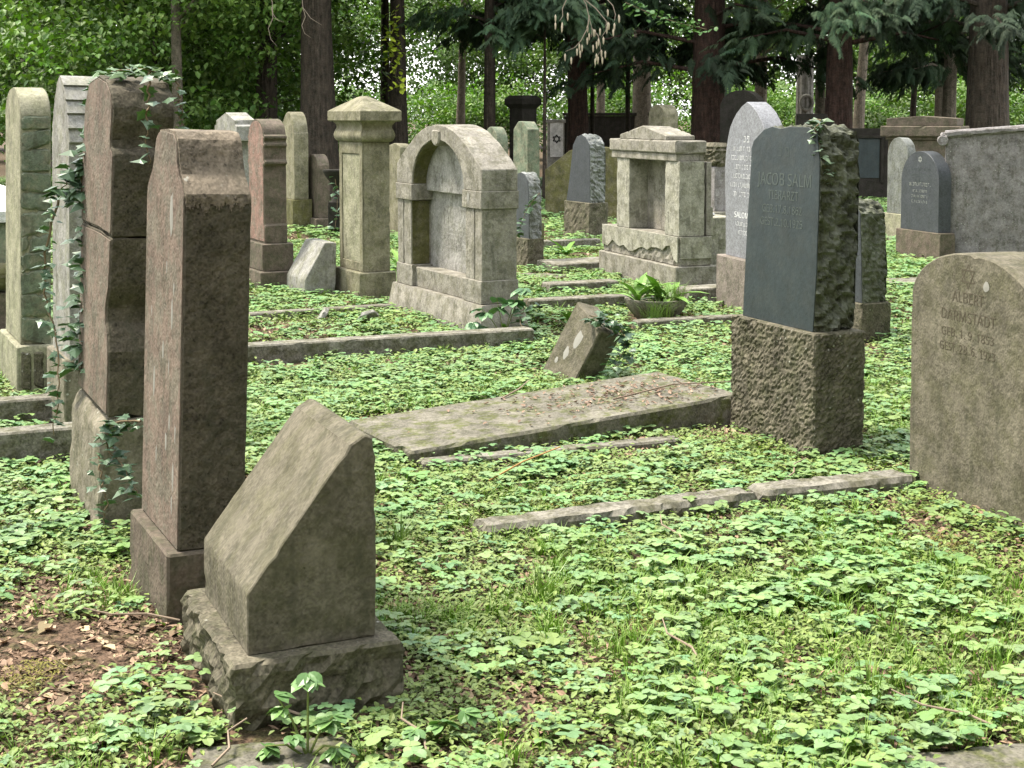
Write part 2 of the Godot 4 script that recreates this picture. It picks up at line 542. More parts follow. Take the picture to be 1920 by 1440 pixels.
func patch(o: Node, called: String, mat: Material, x: float, y: float, z: float, rx: float, ry: float) -> void:   # a thin crust on the front
	var m := Mesher.new()
	var k := 11
	var c := Vector3(x, y, z + 0.0016)
	var ph := rng.randf() * 50.0
	for i in k:
		var p := []
		for j in 2:
			var a := TAU * ((i + j) % k) / k
			var r := 1.0 + 0.5 * nz.get_noise_2d(cos(a) * 70.0 + ph * 9.0, sin(a) * 70.0)
			p.append(Vector3(x + cos(a) * rx * r, y + sin(a) * ry * r, z + 0.0005))
		m.tri(c, p[0], p[1])
	part(called, m.mesh(), mat, o)

# ------------------------------------------------------------------ stones in the front of the picture
func front_stones() -> void:
	var o := grave("slanted_gravestone", "low sandstone marker with steep sloping face on a rough split base", -.652, -4.061, 24.4, .66, .49)
	plinth(o, "base", "hewn", .65, .181, .475, 0.0, .034, 6.0, 0, 0, .009, .022)
	put(o, "body", "dun", func(m): ext(m, PackedVector2Array([V(-.18, 0), V(.18, 0), V(.182, .5), V(.172, .558), V(.15, .567), V(.108, .543), V(-.18, .168)]), -.267, .267, Transform3D(SIDEWAYS, Vector3(0, .181, 0)), .004, .03))
	o.rotation_degrees.z = -0.6

	o = grave("tall_gravestone", "tall reddish sandstone slab with curved shoulders beside the slanted marker", -1.093, -4.777, 27, .56, .30)
	plinth(o, "base", "brown", .549, .228, .293)
	var sh := mirror([V(.256, .228), V(.256, 1.33), V(.25, 1.37), V(.22, 1.402), V(.185, 1.43), V(.163, 1.465), V(.152, 1.505), V(.135, 1.54), V(.10, 1.563), V(0, 1.568)])
	var s := slab(o, "shaft", "grimy_shaded", sh, .215, 0, .006, 0, 8, .035, 4)
	face(o, "inscription_face", "red", sh, .1075)
	put(o, "weathered_lit_crust", "crust_lit", func(m):        # pale weathered top, partly painted light from above, ending in a ragged edge
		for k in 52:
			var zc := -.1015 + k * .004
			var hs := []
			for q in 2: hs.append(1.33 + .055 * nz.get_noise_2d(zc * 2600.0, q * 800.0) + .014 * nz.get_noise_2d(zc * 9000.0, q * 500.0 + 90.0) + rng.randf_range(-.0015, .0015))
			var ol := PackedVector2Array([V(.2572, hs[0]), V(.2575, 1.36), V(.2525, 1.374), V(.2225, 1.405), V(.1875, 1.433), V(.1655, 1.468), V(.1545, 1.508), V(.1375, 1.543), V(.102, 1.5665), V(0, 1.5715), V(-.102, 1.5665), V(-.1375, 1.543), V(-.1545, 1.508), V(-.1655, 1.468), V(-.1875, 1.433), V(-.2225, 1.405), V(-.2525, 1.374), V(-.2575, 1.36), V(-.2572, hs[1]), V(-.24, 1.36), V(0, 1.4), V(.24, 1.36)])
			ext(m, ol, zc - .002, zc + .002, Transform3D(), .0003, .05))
	var li := plain("pale_lichen", Vector3(.26, .25, .225))
	for q in [[.10, 1.30, .022, .07], [.13, .98, .012, .05], [.02, .84, .01, .035], [-.1, .72, .012, .05], [.15, 1.06, .008, .02], [.12, .62, .008, .03], [.08, .55, .01, .03], [.18, .45, .01, .05], [-.05, .48, .006, .03], [.1, .8, .006, .025], [.2, .6, .006, .03], [-.15, .95, .006, .02], [.05, 1.12, .006, .02], [.17, .36, .008, .03]]:
		patch(o, "lichen_patch", li, q[0], q[1], .1115, q[2], q[3])
	s.set_meta("label", "dark crusted side and back of the shaft, partly painted shade")
	o.rotation_degrees = Vector3(-1.6, 27 - 90, -1.2)

	o = grave("broken_gravestone", "cracked tall reddish slab overgrown with ivy, chipped side, rounded plinth", -1.643, -5.9, 27, .66, .3)
	put(o, "base", "sandstone", func(m): ext(m, PackedVector2Array([V(-.15, -.06), V(.15, -.06), V(.15, .43), V(-.07, .44), V(-.12, .42), V(-.145, .37)]), -.315, .315, Transform3D(SIDEWAYS, Vector3.ZERO), .01, .04, .012, 5, 8))
	var low := PackedVector2Array([V(-.31, .44), V(.31, .44), V(.31, .70), V(.285, .77), V(.25, .81), V(.25, .87), V(.295, .95), V(.312, 1.15), V(.1, 1.157), V(-.31, 1.15)])
	var upp := PackedVector2Array([V(-.31, 1.153), V(.1, 1.16), V(.314, 1.153), V(.318, 1.44), V(.312, 1.475), V(.29, 1.492), V(.268, 1.50), V(.265, 1.53), V(.285, 1.60), V(.285, 1.66), V(.25, 1.715), V(.17, 1.76), V(0, 1.778), V(-.19, 1.75), V(-.27, 1.66), V(-.305, 1.5)])
	slab(o, "shaft_piece", "grimy_shaded", low, .235, 0, .006, .012, 7, .04, 6)
	slab(o, "shaft_piece", "grimy_shaded", upp, .24, -.002, .005, .009, 7, .03, 6)
	face(o, "inscription_face", "red", upp, .1175, .012)
	face(o, "inscription_face", "red", low, .1175, .012)
	o.rotation_degrees = Vector3(-1.8, 27 - 90, -2.0)

	o = grave("stepped_gravestone", "grey pointed stone with a row of stepped ridges down its shoulder", -2.28, -7.48, 27, .56, .26)
	plinth(o, "base", "sandstone", .54, .376, .25)
	var half := [V(.25, .37), V(.25, 1.478)]
	for q in [[.262, 1.478, .232, 1.548], [.248, 1.55, .198, 1.624], [.212, 1.626, .158, 1.693], [.172, 1.695, .098, 1.768], [.112, 1.77, .03, 1.815]]:
		half.append(V(q[0], q[1])); half.append(V(q[2], q[3]))
	half.append(V(0, 1.822))
	slab(o, "shaft", "grey", mirror(half), .19, 0, .003, 0, 8, .06)
	o.rotation_degrees = Vector3(-.8, 27 - 90, 0)

	o = grave("carved_gravestone", "cream stone with green boulder-carved side at far left edge", -2.93, -8.62, 27, .76, .26)
	plinth(o, "base", "cream", .74, .278, .25)
	var cr := round_top(.62, .278, 1.62, 1.785)
	slab(o, "shaft", "cream", cr, .17, .01)
	var y := .285
	while y < 1.6:
		var h := rng.randf_range(.10, .17)
		var sl := rng.randf_range(-.035, .035)
		var cut := rng.randf_range(.02, .05) if rng.randf() < .6 else .2
		for sp in [[-.075, minf(cut - .002, .093)], [cut + .002, .093]]:
			if sp[0] >= sp[1]: continue
			var p := PackedVector2Array([V(-sp[1], y + sl), V(-sp[0], y - sl), V(-sp[0], minf(y + h - .003 - sl * .5, 1.615)), V(-sp[1], minf(y + h - .003 + sl * .5, 1.615))])
			put(o, "carved_block", "algae", func(m): ext(m, p, .30, .322, Transform3D(SIDEWAYS, Vector3(0, 0, .0)), .012, .015, .01, 9), .7)
		y += h
	for k in 3:
		var p2 := PackedVector2Array([V(-.10 + k * .07, .03 + k * .02), V(-.045 + k * .07, .02), V(-.045 + k * .07, .24), V(-.10 + k * .07, .25 - k * .01)])
		put(o, "carved_block", "hewn", func(m): ext(m, p2, .355, .383, Transform3D(SIDEWAYS, Vector3.ZERO), .009, .02, .006, 9), .9)
	o.rotation_degrees = Vector3(-1.0, 27 - 90, -.5)

	o = grave("inscribed_gravestone", "dark slate slab with rough-split edges and pale lettering on a hewn block", 1.415, -7.097, 23, .76, .32)
	plinth(o, "base", "hewn", .747, .587, .294, 0, .012, 22, 0, 0, .008, .013)
	var sa := PackedVector2Array([V(-.307, .585), V(.314, .585), V(.338, .9), V(.352, 1.33), V(.352, 1.40), V(.325, 1.53), V(.262, 1.562), V(.10, 1.564), V(.02, 1.553), V(-.05, 1.562), V(-.125, 1.549), V(-.22, 1.49), V(-.24, 1.45), V(-.246, 1.335), V(-.274, 1.06)])
	slab(o, "rough_slab", "slate_rough", sa, .225, 0, .006, .045, 8.0, .014, 16)
	face(o, "inscription_face", "slate", sa, .1125, .002)
	var pale := plain("pale_letter", Vector3(.085, .10, .094))
	letters(o, "JACOB SALM", .062, .06, 1.302, .117, pale, false, .98)
	letters(o, "TIERARZT", .045, .05, 1.225, .117, pale, false, 1.0)
	letters(o, "GEB.17.8.1862", .04, .04, 1.155, .117, pale, false, .98)
	letters(o, "GEST.2.10.1925", .04, .035, 1.09, .117, pale, false, .98)
	rest_here(o, .045, .05, 1.44, .1175, plain("faint_letter", Vector3(.075, .088, .085)))

	o = grave("rounded_gravestone", "broad brown round-topped slab with angular carved lettering at right edge", 2.028, -5.92, 18, .86, .32)
	slab(o, "slab", "dun", round_top(.83, -.06, .83, 1.048, 22), .30, 0, .008, 0, 8, .03, 3)
	var cut2 := plain("incised", Vector3(.082, .07, .05))
	star(o, .05, -.01, .953, .1505, .006, cut2)
	letters(o, "ALBERT", .046, -.01, .862, .1505, cut2)
	letters(o, "DARMSTADT", .046, -.01, .782, .1505, cut2, false, 1.05)
	letters(o, "GEB. 1. 9. 1853", .036, -.01, .708, .1505, cut2, false, 1.08)
	letters(o, "GEST. 28. 6. 1923", .036, -.01, .645, .1505, cut2, false, 1.0)
	patch(o, "lichen_patch", li, .11, .925, .1505, .022, .02)

	o = grave("leaning_gravestone", "small lopsided slab with pale lichen spots tilting behind the flat ledger stone", .36, -8.85, 30, .34, .2)
	var le := slab(o, "slab", "dun", rect(.36, .54, 0, -.12), .16, 0, .008)
	le.rotation_degrees = Vector3(-16, 0, -24)
	for q in [[.02, .3, .03, .06], [-.03, .17, .028, .045], [-.09, .08, .018, .02]]:
		patch(le, "lichen_patch", li, q[0], q[1] - .04, .0805, q[2], q[3])

	o = thing("ledger_slab", "long flat weathered grave slab littered with twigs and dead leaves", "grave slab", Vector3(.226, 0, -7.37), 27 - 90 + 2.0)
	foot(o, .66, 1.84, 0, -.03)
	put(o, "slab", "slab", func(m): ext(m, rect(.78, 1.92, 0, -1.0), -.05, .145, Transform3D(UPRIGHT, Vector3.ZERO), .014, .06, .008, 4, 3))
	o.rotation_degrees.x = 2.6
	o.position.y = -.035

	o = grave("sloping_gravestone", "small grey block with sloping face standing next to the capped pillar", -1.839, -13.01, 27, .53, .3)
	put(o, "body", "grey", func(m): ext(m, PackedVector2Array([V(-.146, -.06), V(.146, -.06), V(.146, .475), V(.03, .475), V(-.146, .143)]), -.257, .257, Transform3D(SIDEWAYS, Vector3.ZERO), .007, .05))
	o.rotation_degrees.x = -2.0

# ------------------------------------------------------------------ middle rows
func middle_stones() -> void:
	var o := grave("arched_gravestone", "broad sandstone monument with round arched niche, keystone and grooved piers", -.46, -11.314, 27, 1.84, .42)
	put(o, "plinth", "ashlar", func(m): loft(m, [[1.82, .42, -.05], [1.80, .40, .03], [1.73, .345, .205], [1.72, .335, .216]]))
	for s in [1, -1]:
		var pr := put(o, "pier", "ashlar", func(m):
			block(m, .335, .176, .312, Vector3(s * .652, .216, 0))
			block(m, .12, .532, .29, Vector3(s * .75, .39, 0), .004)
			block(m, .15, .532, .29, Vector3(s * .6, .39, 0), .004)
			block(m, .04, .532, .262, Vector3(s * .682, .39, 0), .002))
		block_part(pr, "impost", "ashlar", .335, .134, .315, Vector3(s * .652, .922, 0))
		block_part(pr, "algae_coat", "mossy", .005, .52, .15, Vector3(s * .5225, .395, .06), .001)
	var ring := PackedVector2Array([V(-.817, 1.056)])
	ring.append_array(arc(0, 1.056, .5, .368, 180, 0, 20))
	ring.append_array(PackedVector2Array([V(.817, 1.056), V(.817, 1.214), V(.72, 1.285), V(.62, 1.345), V(.52, 1.403), V(.42, 1.452), V(.32, 1.492), V(.2, 1.523), V(.1, 1.538), V(0, 1.543), V(-.1, 1.538), V(-.2, 1.523), V(-.32, 1.492), V(-.42, 1.452), V(-.52, 1.403), V(-.62, 1.345), V(-.72, 1.285), V(-.817, 1.214)]))
	ring = PackedVector2Array(ring)
	slab(o, "arch", "ashlar", ring, .296, 0, .005)
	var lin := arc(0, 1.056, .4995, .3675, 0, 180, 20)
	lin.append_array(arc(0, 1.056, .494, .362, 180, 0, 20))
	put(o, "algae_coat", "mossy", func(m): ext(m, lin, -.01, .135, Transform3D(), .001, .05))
	put(o, "keystone", "ashlar", func(m): ext(m, PackedVector2Array([V(-.07, 1.5), V(-.075, 1.42), V(-.05, 1.385), V(0, 1.372), V(.05, 1.385), V(.075, 1.42), V(.07, 1.5)]), .0, .165, Transform3D(), .012, .03))
	slab(o, "tympanum", "panel", PackedVector2Array(arc(0, 1.0, .51, .43, 0, 180, 20)), .16, -.06, .003)
	slab(o, "inscription_panel", "panel", rect(1.06, .66, 0, .34), .10, -.08, .003)
	block_part(o, "sill", "ashlar", .97, .16, .24, Vector3(0, .216, 0))
	signs(o, 5, .5, -.08, .68, -.0285, .035, .018, plain("worn_letter", Vector3(.29, .275, .25)))
	patch(o, "lichen_patch", plain("pale_lichen", Vector3.ONE), .6, 1.0, .158, .02, .045)

	o = grave("pillar_gravestone", "square cream pillar with moulded neck and pyramid cap left of the arched monument", -1.326, -12.84, 27, .66, .36)
	plinth(o, "base", "olive", .66, .235, .345)
	put(o, "shaft", "olive", func(m):
		block(m, .58, 1.144, .25, Vector3(0, .235, -.006)))
	put(o, "panel_frame", "olive", func(m):
		block(m, .07, 1.144, .012, Vector3(-.253, .235, .124), .003)
		block(m, .07, 1.144, .012, Vector3(.253, .235, .124), .003)
		block(m, .44, .10, .012, Vector3(0, 1.276, .124), .003)
		block(m, .44, .08, .012, Vector3(0, .238, .124), .003))
	put(o, "panel", "cream", func(m): block(m, .43, .95, .004, Vector3(0, .32, .1195), .001))
	put(o, "neck", "olive", func(m): loft(m, [[.60, .26, 1.379], [.66, .29, 1.392], [.69, .315, 1.415], [.695, .32, 1.445], [.675, .305, 1.475], [.645, .28, 1.505], [.65, .285, 1.53], [.70, .33, 1.56]]), .75)
	put(o, "cap", "olive", func(m): loft(m, [[.80, .36, 1.56], [.83, .385, 1.57], [.83, .385, 1.65], [.80, .36, 1.662], [.16, .07, 1.775], [.06, .03, 1.785]]), .75)

	o = grave("moulded_gravestone", "rose sandstone stone with round top, moulded edges and stepped base", -2.31, -13.52, 27, .74, .38)
	plinth(o, "lower_base", "brown", .73, .17, .37)
	plinth(o, "upper_base", "brown", .62, .255, .30, .17)
	var half := [V(.26, .425), V(.26, .59), V(.242, .605), V(.242, 1.145), V(.278, 1.165), V(.278, 1.185), V(.252, 1.205), V(.252, 1.315), V(.272, 1.33), V(.272, 1.35), V(.25, 1.365), V(.25, 1.385), V(.268, 1.395), V(.274, 1.41), V(.268, 1.425), V(.24, 1.435)]
	for p in arc(0, 1.435, .235, .145, 8, 90, 8): half.append(p)
	var out := mirror(half)
	slab(o, "shaft", "brown", out, .215, 0, .004)
	face(o, "inscription_face", "rose", out, .1075, .02)

	o = grave("gabled_gravestone", "grey stone with broad gabled head half hidden behind the tall reddish slab", -3.015, -15.66, 27, .8, .3)
	plinth(o, "base", "grey", .85, .291, .28)
	plinth(o, "shaft", "grey", .66, 1.047, .17, .291)
	slab(o, "head", "grey", PackedVector2Array([V(-.44, 1.338), V(.44, 1.338), V(.44, 1.5), V(.37, 1.515), V(.37, 1.56), V(.02, 1.645), V(-.37, 1.56), V(-.37, 1.515), V(-.44, 1.5)]), .23)

	o = grave("mossy_gravestone", "tall narrow olive-green stone with round head between the gabled and brown stones", -3.1, -20.5, 27, .6, .3)
	plinth(o, "base", "mossy", .62, .42, .29)
	var ip := PackedVector2Array([V(-.27, .42), V(.27, .42), V(.27, 1.36), V(.25, 1.37)])
	ip.append_array(arc(0, 1.37, .25, .29, 0, 180, 12)); ip.append(V(-.27, 1.36))
	slab(o, "slab", "olive", ip, .21)

	o = grave("brown_gravestone", "small dark brown round-topped stone behind the capped pillar", -2.76, -20.4, 27, .6, .3)
	plinth(o, "base", "brown", .66, .16, .3)
	slab(o, "slab", "brown", round_top(.46, .16, .86, 1.06), .175)

	o = thing("stone_vase", "dark stone vase on a stem with ivy beside the capped pillar", "vase", Vector3(-2.36, 0, -19.3))
	foot(o, .3, .3)
	put(o, "pedestal", "soot", func(m): block(m, .22, .5, .22, Vector3(0, -.05, 0)))
	put(o, "bowl", "soot", func(m): lathe(m, [V(.001, .45), V(.09, .45), V(.05, .52), V(.045, .62), V(.10, .72), V(.16, .80), V(.19, .86), V(.19, .88), V(.15, .87), V(.001, .82)], 18))

	o = grave("plain_gravestone", "plain pale olive stone with low pointed top behind the arched monument", -1.525, -19.53, 27, .5, .2)
	slab(o, "slab", "olive", mirror([V(.22, -.05), V(.22, 1.17), V(.20, 1.2), V(0, 1.235)]), .175)

	o = grave("round_gravestone", "pale green-grey rounded top peeping over the arched monument", -.24, -21.45, 27, .46, .2)
	slab(o, "slab", "algae", round_top(.45, -.05, 1.2, 1.44), .18)

	o = grave("slim_gravestone", "slim green-grey upright pillar stone right of the arched monument", .176, -17.6, 27, .45, .22)
	plinth(o, "base", "mossy", .5, .3, .24)
	slab(o, "slab", "algae", mirror([V(.21, .3), V(.19, 1.44), V(.07, 1.535), V(0, 1.54)]), .165)

	o = grave("granite_gravestone", "small grey granite stone with a rough edge and a trailing ivy strand", .165, -15.3, 27, .4, .22)
	plinth(o, "base", "hewn", .40, .311, .2, 0, .012, 10, 0, 0, .008, .04)
	var so := mirror([V(.195, .305), V(.18, .8), V(.15, .93), V(.08, .995), V(0, 1.01)])
	slab(o, "rough_slab", "granite_rough", so, .15, 0, .006, .03, 9, .035, 5)
	face(o, "inscription_face", "granite_dark", so, .075, .004)

	o = grave("rugged_gravestone", "blue-grey granite stone with rugged edge on hewn block behind low kerbs", .985, -19.12, 27, .7, .3)
	plinth(o, "base", "hewn", .691, .463, .29, 0, .016, 8, 0, 0, .008, .045)
	var uo := PackedVector2Array([V(-.32, .46), V(.32, .46), V(.31, 1.1), V(.29, 1.24), V(.2, 1.325), V(.09, 1.36), V(-.04, 1.33), V(-.14, 1.22), V(-.24, .75)])
	slab(o, "rough_slab", "granite_rough", uo, .23, 0, .006, .04, 8, .028, 8)
	face(o, "inscription_face", "granite_dark", uo, .115, .004)

	o = grave("temple_gravestone", "pale stone shrine with two square columns, pediment and crumbling plaster base", 1.392, -13.92, 20, 1.76, .42)
	plinth(o, "plinth", "ashlar", 1.77, .23, .42)
	plinth(o, "base", "ashlar", 1.72, .27, .34, .23, .02, 7, 0, 0, .008, .04)
	var jag := PackedVector2Array()
	var jx := [-.86, -.72, -.6, -.5, -.42, -.33, -.2, -.1, .02, .1, .22, .3, .42, .55, .62, .7, .78, .86]
	var jy := [.30, .29, .36, .32, .31, .33, .28, .29, .33, .345, .33, .36, .37, .355, .40, .41, .29, .26]
	for i in jx.size(): jag.append(V(jx[i], jy[i]))
	jag.append(V(.86, .503)); jag.append(V(-.86, .503))
	put(o, "plaster_coat", "plaster", func(m): ext(m, jag, .172, .186, Transform3D(), .003, .03, .006, 20))
	put(o, "plaster_coat", "plaster", func(m): block(m, .012, .2, .32, Vector3(.868, .30, 0), .002, .004, 14))
	block_part(o, "backing", "plaster", 1.66, .265, .09, Vector3(-.03, .50, -.165))
	for s in [.70, -.39]:
		block_part(o, "column", "plaster", .30, .69, .26, Vector3(s, .502, .035))
	block_part(o, "inscription_panel", "ashlar", .84, .69, .08, Vector3(.155, .502, -.075))
	block_part(o, "back_wall", "ashlar", 1.38, .68, .05, Vector3(.155, .505, -.142))
	var en := block_part(o, "entablature", "ashlar", 1.50, .12, .32, Vector3(.08, 1.262, .035), .012)
	block_part(en, "bed_moulding", "ashlar", 1.46, .072, .285, Vector3(.08, 1.19, .035), .008)
	slab(o, "pediment", "ashlar", PackedVector2Array([V(-.44, 1.382), V(.60, 1.382), V(.60, 1.425), V(.08, 1.515), V(-.44, 1.425)]), .30, .03)
	signs(o, 6, .34, .155, 1.05, -.0345, .07, .03, plain("worn_letter", Vector3.ONE))

	o = grave("broken_block", "broken plaster-coated block with a pebble on top beside the stone shrine", 1.98, -14.2, 20, .5, .3)
	plinth(o, "block", "plaster", .5, .62, .28, 0, .02, 7, 0, 0, .008, .05)
	o = thing("pebble", "small pale pebble lying on the broken plaster block", "pebble", Vector3(1.95, .615, -14.15))
	put(o, "stone", "white", func(m): lathe(m, [V(.001, 0), V(.04, .002), V(.055, .02), V(.04, .04), V(.001, .045)], 10, Vector3.ZERO, .3))

	o = grave("pointed_gravestone", "light grey granite stone with pointed arch top behind the dark slate slab", 2.0, -11.75, 15, .95, .3)
	plinth(o, "base", "blush", .95, .435, .28)
	var ao := mirror([V(.40, .435), V(.415, .8), V(.43, 1.06), V(.43, 1.2), V(.415, 1.30), V(.385, 1.41), V(.33, 1.52), V(.27, 1.58), V(.2, 1.635), V(.1, 1.69), V(0, 1.725)])
	slab(o, "slab", "granite", ao, .17, 0, .003)
	var wl := plain("white_letter", Vector3(.6, .6, .6))
	rest_here(o, .05, 0, 1.42, .0862, wl)
	signs(o, 6, .66, 0, 1.32, .0855, .075, .038, wl)
	letters(o, "SALOMON", .05, -.02, .79, .0855, wl, false, 1.3)
	signs(o, 2, .4, 0, .70, .0855, .07, .035, wl)

	o = grave("low_gravestone", "short dark granite stone with rough edge just behind the hewn block", 2.52, -10.38, 23, .46, .27)
	plinth(o, "base", "hewn", .44, .277, .26, 0, .010, 12, 0, 0, .008, .035)
	var co := mirror([V(.2, .275), V(.185, .6), V(.165, .92), V(.1, .985), V(0, 1.01)])
	slab(o, "rough_slab", "slate_rough", co, .215, 0, .006, .03, 11, .02, 10)
	face(o, "inscription_face", "granite_dark", co, .1075, .004)

	o = grave("grey_round_gravestone", "matt grey round-topped stone on a yellowish base behind the dark polished one", 5.06, -18.6, 20, .56, .2)
	plinth(o, "base", "cream", .574, .336, .2)
	slab(o, "slab", "matt", round_top(.443, .336, 1.08, 1.328), .13, 0, .004)

	o = grave("polished_gravestone", "dark polished granite stone with half-round top and small star on brown base", 4.655, -16.1, 18, .88, .22)
	plinth(o, "base", "brown", .862, .317, .2)
	slab(o, "slab", "granite_dark", round_top(.733, .317, .87, 1.212, 20), .16, 0, .003)
	var gl := plain("grey_letter", Vector3(.26, .27, .25))
	star(o, .035, 0, 1.12, .0805, .006, gl)
	signs(o, 3, .42, 0, .99, .0805, .06, .03, plain("faint_letter", Vector3.ONE))
	signs(o, 1, .44, 0, .82, .0805, .06, .04, gl)
	signs(o, 3, .36, 0, .75, .0805, .06, .03, gl)

	o = grave("wide_gravestone", "wide lilac-grey wall stone with rolled coping and scroll end at right edge", 5.72, -15.72, 74, 2.0, .3)
	slab(o, "slab", "lilac", PackedVector2Array([V(-.93, -.05), V(.97, -.05), V(.97, 1.53), V(-.93, 1.38)]), .24, 0, .006)
	put(o, "coping", "lilac", func(m):
		tube(m, [Vector3(-.93, 1.40, 0), Vector3(0, 1.475, 0), Vector3(.99, 1.555, 0)], [.045, .045, .045], 10)
		block(m, .09, .06, .30, Vector3(-.94, 1.36, 0), .02)
		ext(m, PackedVector2Array(arc(-.955, 1.335, .06, .06, 0, 340, 16)), -.16, .16, Transform3D(), .008, .03)
		ext(m, PackedVector2Array([V(-.94, 1.365), V(.99, 1.53), V(.99, 1.585), V(-.94, 1.44)]), -.155, .155, Transform3D(), .018, .06))

func block_part(o: Node, called: String, key: String, w: float, h: float, t: float, at: Vector3, ch := .005) -> MeshInstance3D:
	return put(o, called, key, func(m): block(m, w, h, t, at, ch))

# ------------------------------------------------------------------ far stones
func far_stones() -> void:
	var o := grave("mossy_wall_stone", "long low moss-green stone with sloping shoulder behind the rugged granite stone", 1.25, -22.6, 60, 1.5, .3)
	slab(o, "slab", "mossy", PackedVector2Array([V(-.75, -.05), V(.75, -.05), V(.75, 1.1), V(-.1, 1.12), V(-.32, 1.05), V(-.55, .88), V(-.75, .74)]), .3)
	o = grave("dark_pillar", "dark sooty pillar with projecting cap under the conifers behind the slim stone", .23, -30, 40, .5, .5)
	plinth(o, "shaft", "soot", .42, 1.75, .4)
	put(o, "cap", "soot", func(m): loft(m, [[.42, .4, 1.75], [.56, .54, 1.84], [.56, .54, 1.95], [.4, .4, 2.02]]))
	o = grave("capstone_gravestone", "olive round-headed stone rising behind the stone shrine's pediment", 2.74, -26, 27, .6, .4)
	plinth(o, "base", "olive", .7, .4, .45)
	slab(o, "slab", "olive", round_top(.52, .4, 1.6, 1.80), .3)
	o = thing("memorial_wall", "dark coped wall with a white panel bearing a star behind the red-brown trunk", "wall", Vector3(2.6, 0, -44))
	foot(o, 3.4, .5)
	plinth(o, "wall", "soot", 2.6, 1.58, .4, 0, 0, 8, 0, .3)
	block_part(o, "coping", "soot", 2.7, .09, .5, Vector3(.3, 1.585, 0), .01)
	block_part(o, "pier", "grey", .52, 1.42, .42, Vector3(-1.26, -.05, .05), .01)
	block_part(o, "pier_cap", "grey", .6, .1, .5, Vector3(-1.26, 1.372, .05), .01)
	block_part(o, "white_panel", "white", .40, 1.05, .03, Vector3(-1.24, .33, .275), .005)
	star(o, .13, -1.24, .88, .2925, .03, plain("black_paint", Vector3(.02, .02, .02)))
	o = grave("rock_capped_gravestone", "narrow grey stone with a rock-like knobbly cap between shrine and pointed granite", 2.82, -20, 27, .5, .3)
	plinth(o, "base", "ashlar", .5, .28, .34)
	plinth(o, "shaft", "lilac", .36, .62, .22, .28)
	put(o, "cap", "hewn", func(m): block(m, .44, .33, .28, Vector3(0, .90, 0), .05, .06, 9, .04), .9)
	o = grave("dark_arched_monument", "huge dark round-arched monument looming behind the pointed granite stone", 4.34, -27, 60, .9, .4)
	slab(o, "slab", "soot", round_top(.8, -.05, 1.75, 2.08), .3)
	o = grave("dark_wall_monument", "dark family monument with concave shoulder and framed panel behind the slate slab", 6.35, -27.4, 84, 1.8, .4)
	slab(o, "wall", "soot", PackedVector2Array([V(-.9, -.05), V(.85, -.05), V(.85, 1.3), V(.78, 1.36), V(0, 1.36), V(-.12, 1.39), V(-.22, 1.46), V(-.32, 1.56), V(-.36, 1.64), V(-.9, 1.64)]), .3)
	block_part(o, "panel", "slate", .62, .75, .01, Vector3(.33, .42, .155), .002)
	put(o, "panel_frame", "soot", func(m):
		block(m, .78, .06, .05, Vector3(.33, 1.175, .17))
		block(m, .06, .84, .05, Vector3(-.03, .33, .17))
		block(m, .06, .84, .05, Vector3(.69, .33, .17)))
	o = grave("corniced_monument", "heavy sandstone monument with projecting cornice and flat top slab at upper right", 6.62, -23, 62, 1.2, .6)
	plinth(o, "body", "brown", 1.05, 1.22, .5)
	block_part(o, "moulding", "brown", 1.12, .05, .58, Vector3(0, 1.221, 0))
	block_part(o, "cornice", "brown", 1.26, .17, .7, Vector3(0, 1.272, 0), .015)
	put(o, "top_slab", "brown", func(m): ext(m, mirror([V(.55, 1.443), V(.55, 1.56), V(0, 1.60)]), -.28, .28))
	o = grave("purple_gravestone", "dark purplish stone with moulded top cut by the left edge", -5.3, -14.2, 27, .7, .3)
	plinth(o, "base", "brown", .8, .3, .36)
	slab(o, "slab", "brown", mirror([V(.3, .3), V(.3, 1.5), V(.33, 1.52), V(.33, 1.58), V(.28, 1.6), V(.24, 1.75), V(0, 1.88)]), .24)
	o = grave("scrolled_monument", "low pale monument with sloping cap and scroll foot at the left edge", -3.98, -10.9, 27, .8, .4)
	plinth(o, "base", "brown", .8, .3, .5)
	plinth(o, "body", "algae", .6, .52, .3, .3)
	put(o, "cap", "white", func(m): loft(m, [[.66, .36, .82], [.66, .36, .9], [.3, .2, 1.08]]))
	put(o, "scroll", "mossy", func(m): ext(m, arc(.36, .42, .1, .1, 0, 345, 18), -.12, .12, Transform3D(), .02, .03))
	o = thing("fluted_column", "broken pale fluted column with a carved wreath among the far trees", "column", Vector3(8.15, 0, -40))
	foot(o, .6, .6)
	put(o, "shaft", "panel", func(m):
		var prof := [V(.26, -.05), V(.25, .3), V(.235, 3.1), V(.22, 3.24), V(.001, 3.2)]
		for i in prof.size() - 1:
			for k in 40:
				var q := []
				for e in [[i, k], [i, k + 1], [i + 1, k + 1], [i + 1, k]]:
					var a: float = TAU * (e[1] % 40) / 40.0
					var r: float = prof[e[0]].x * (1.0 - .1 * (1 if e[1] % 4 < 2 else 0))
					q.append(Vector3(cos(a) * r, prof[e[0]].y + .04 * sin(a * 3.0) * (1 if e[0] > 2 else 0), -sin(a) * r))
				m.quad(q[0], q[1], q[2], q[3]))
	put(o, "wreath", "grey", func(m):
		for k in 26:
			var a := TAU * k / 26.0
			var c := Vector3(cos(a) * .17, 1.95 + sin(a) * .2, .25)
			lathe(m, [V(.001, -.05), V(.04, -.02), V(.045, .02), V(.001, .05)], 6, c))

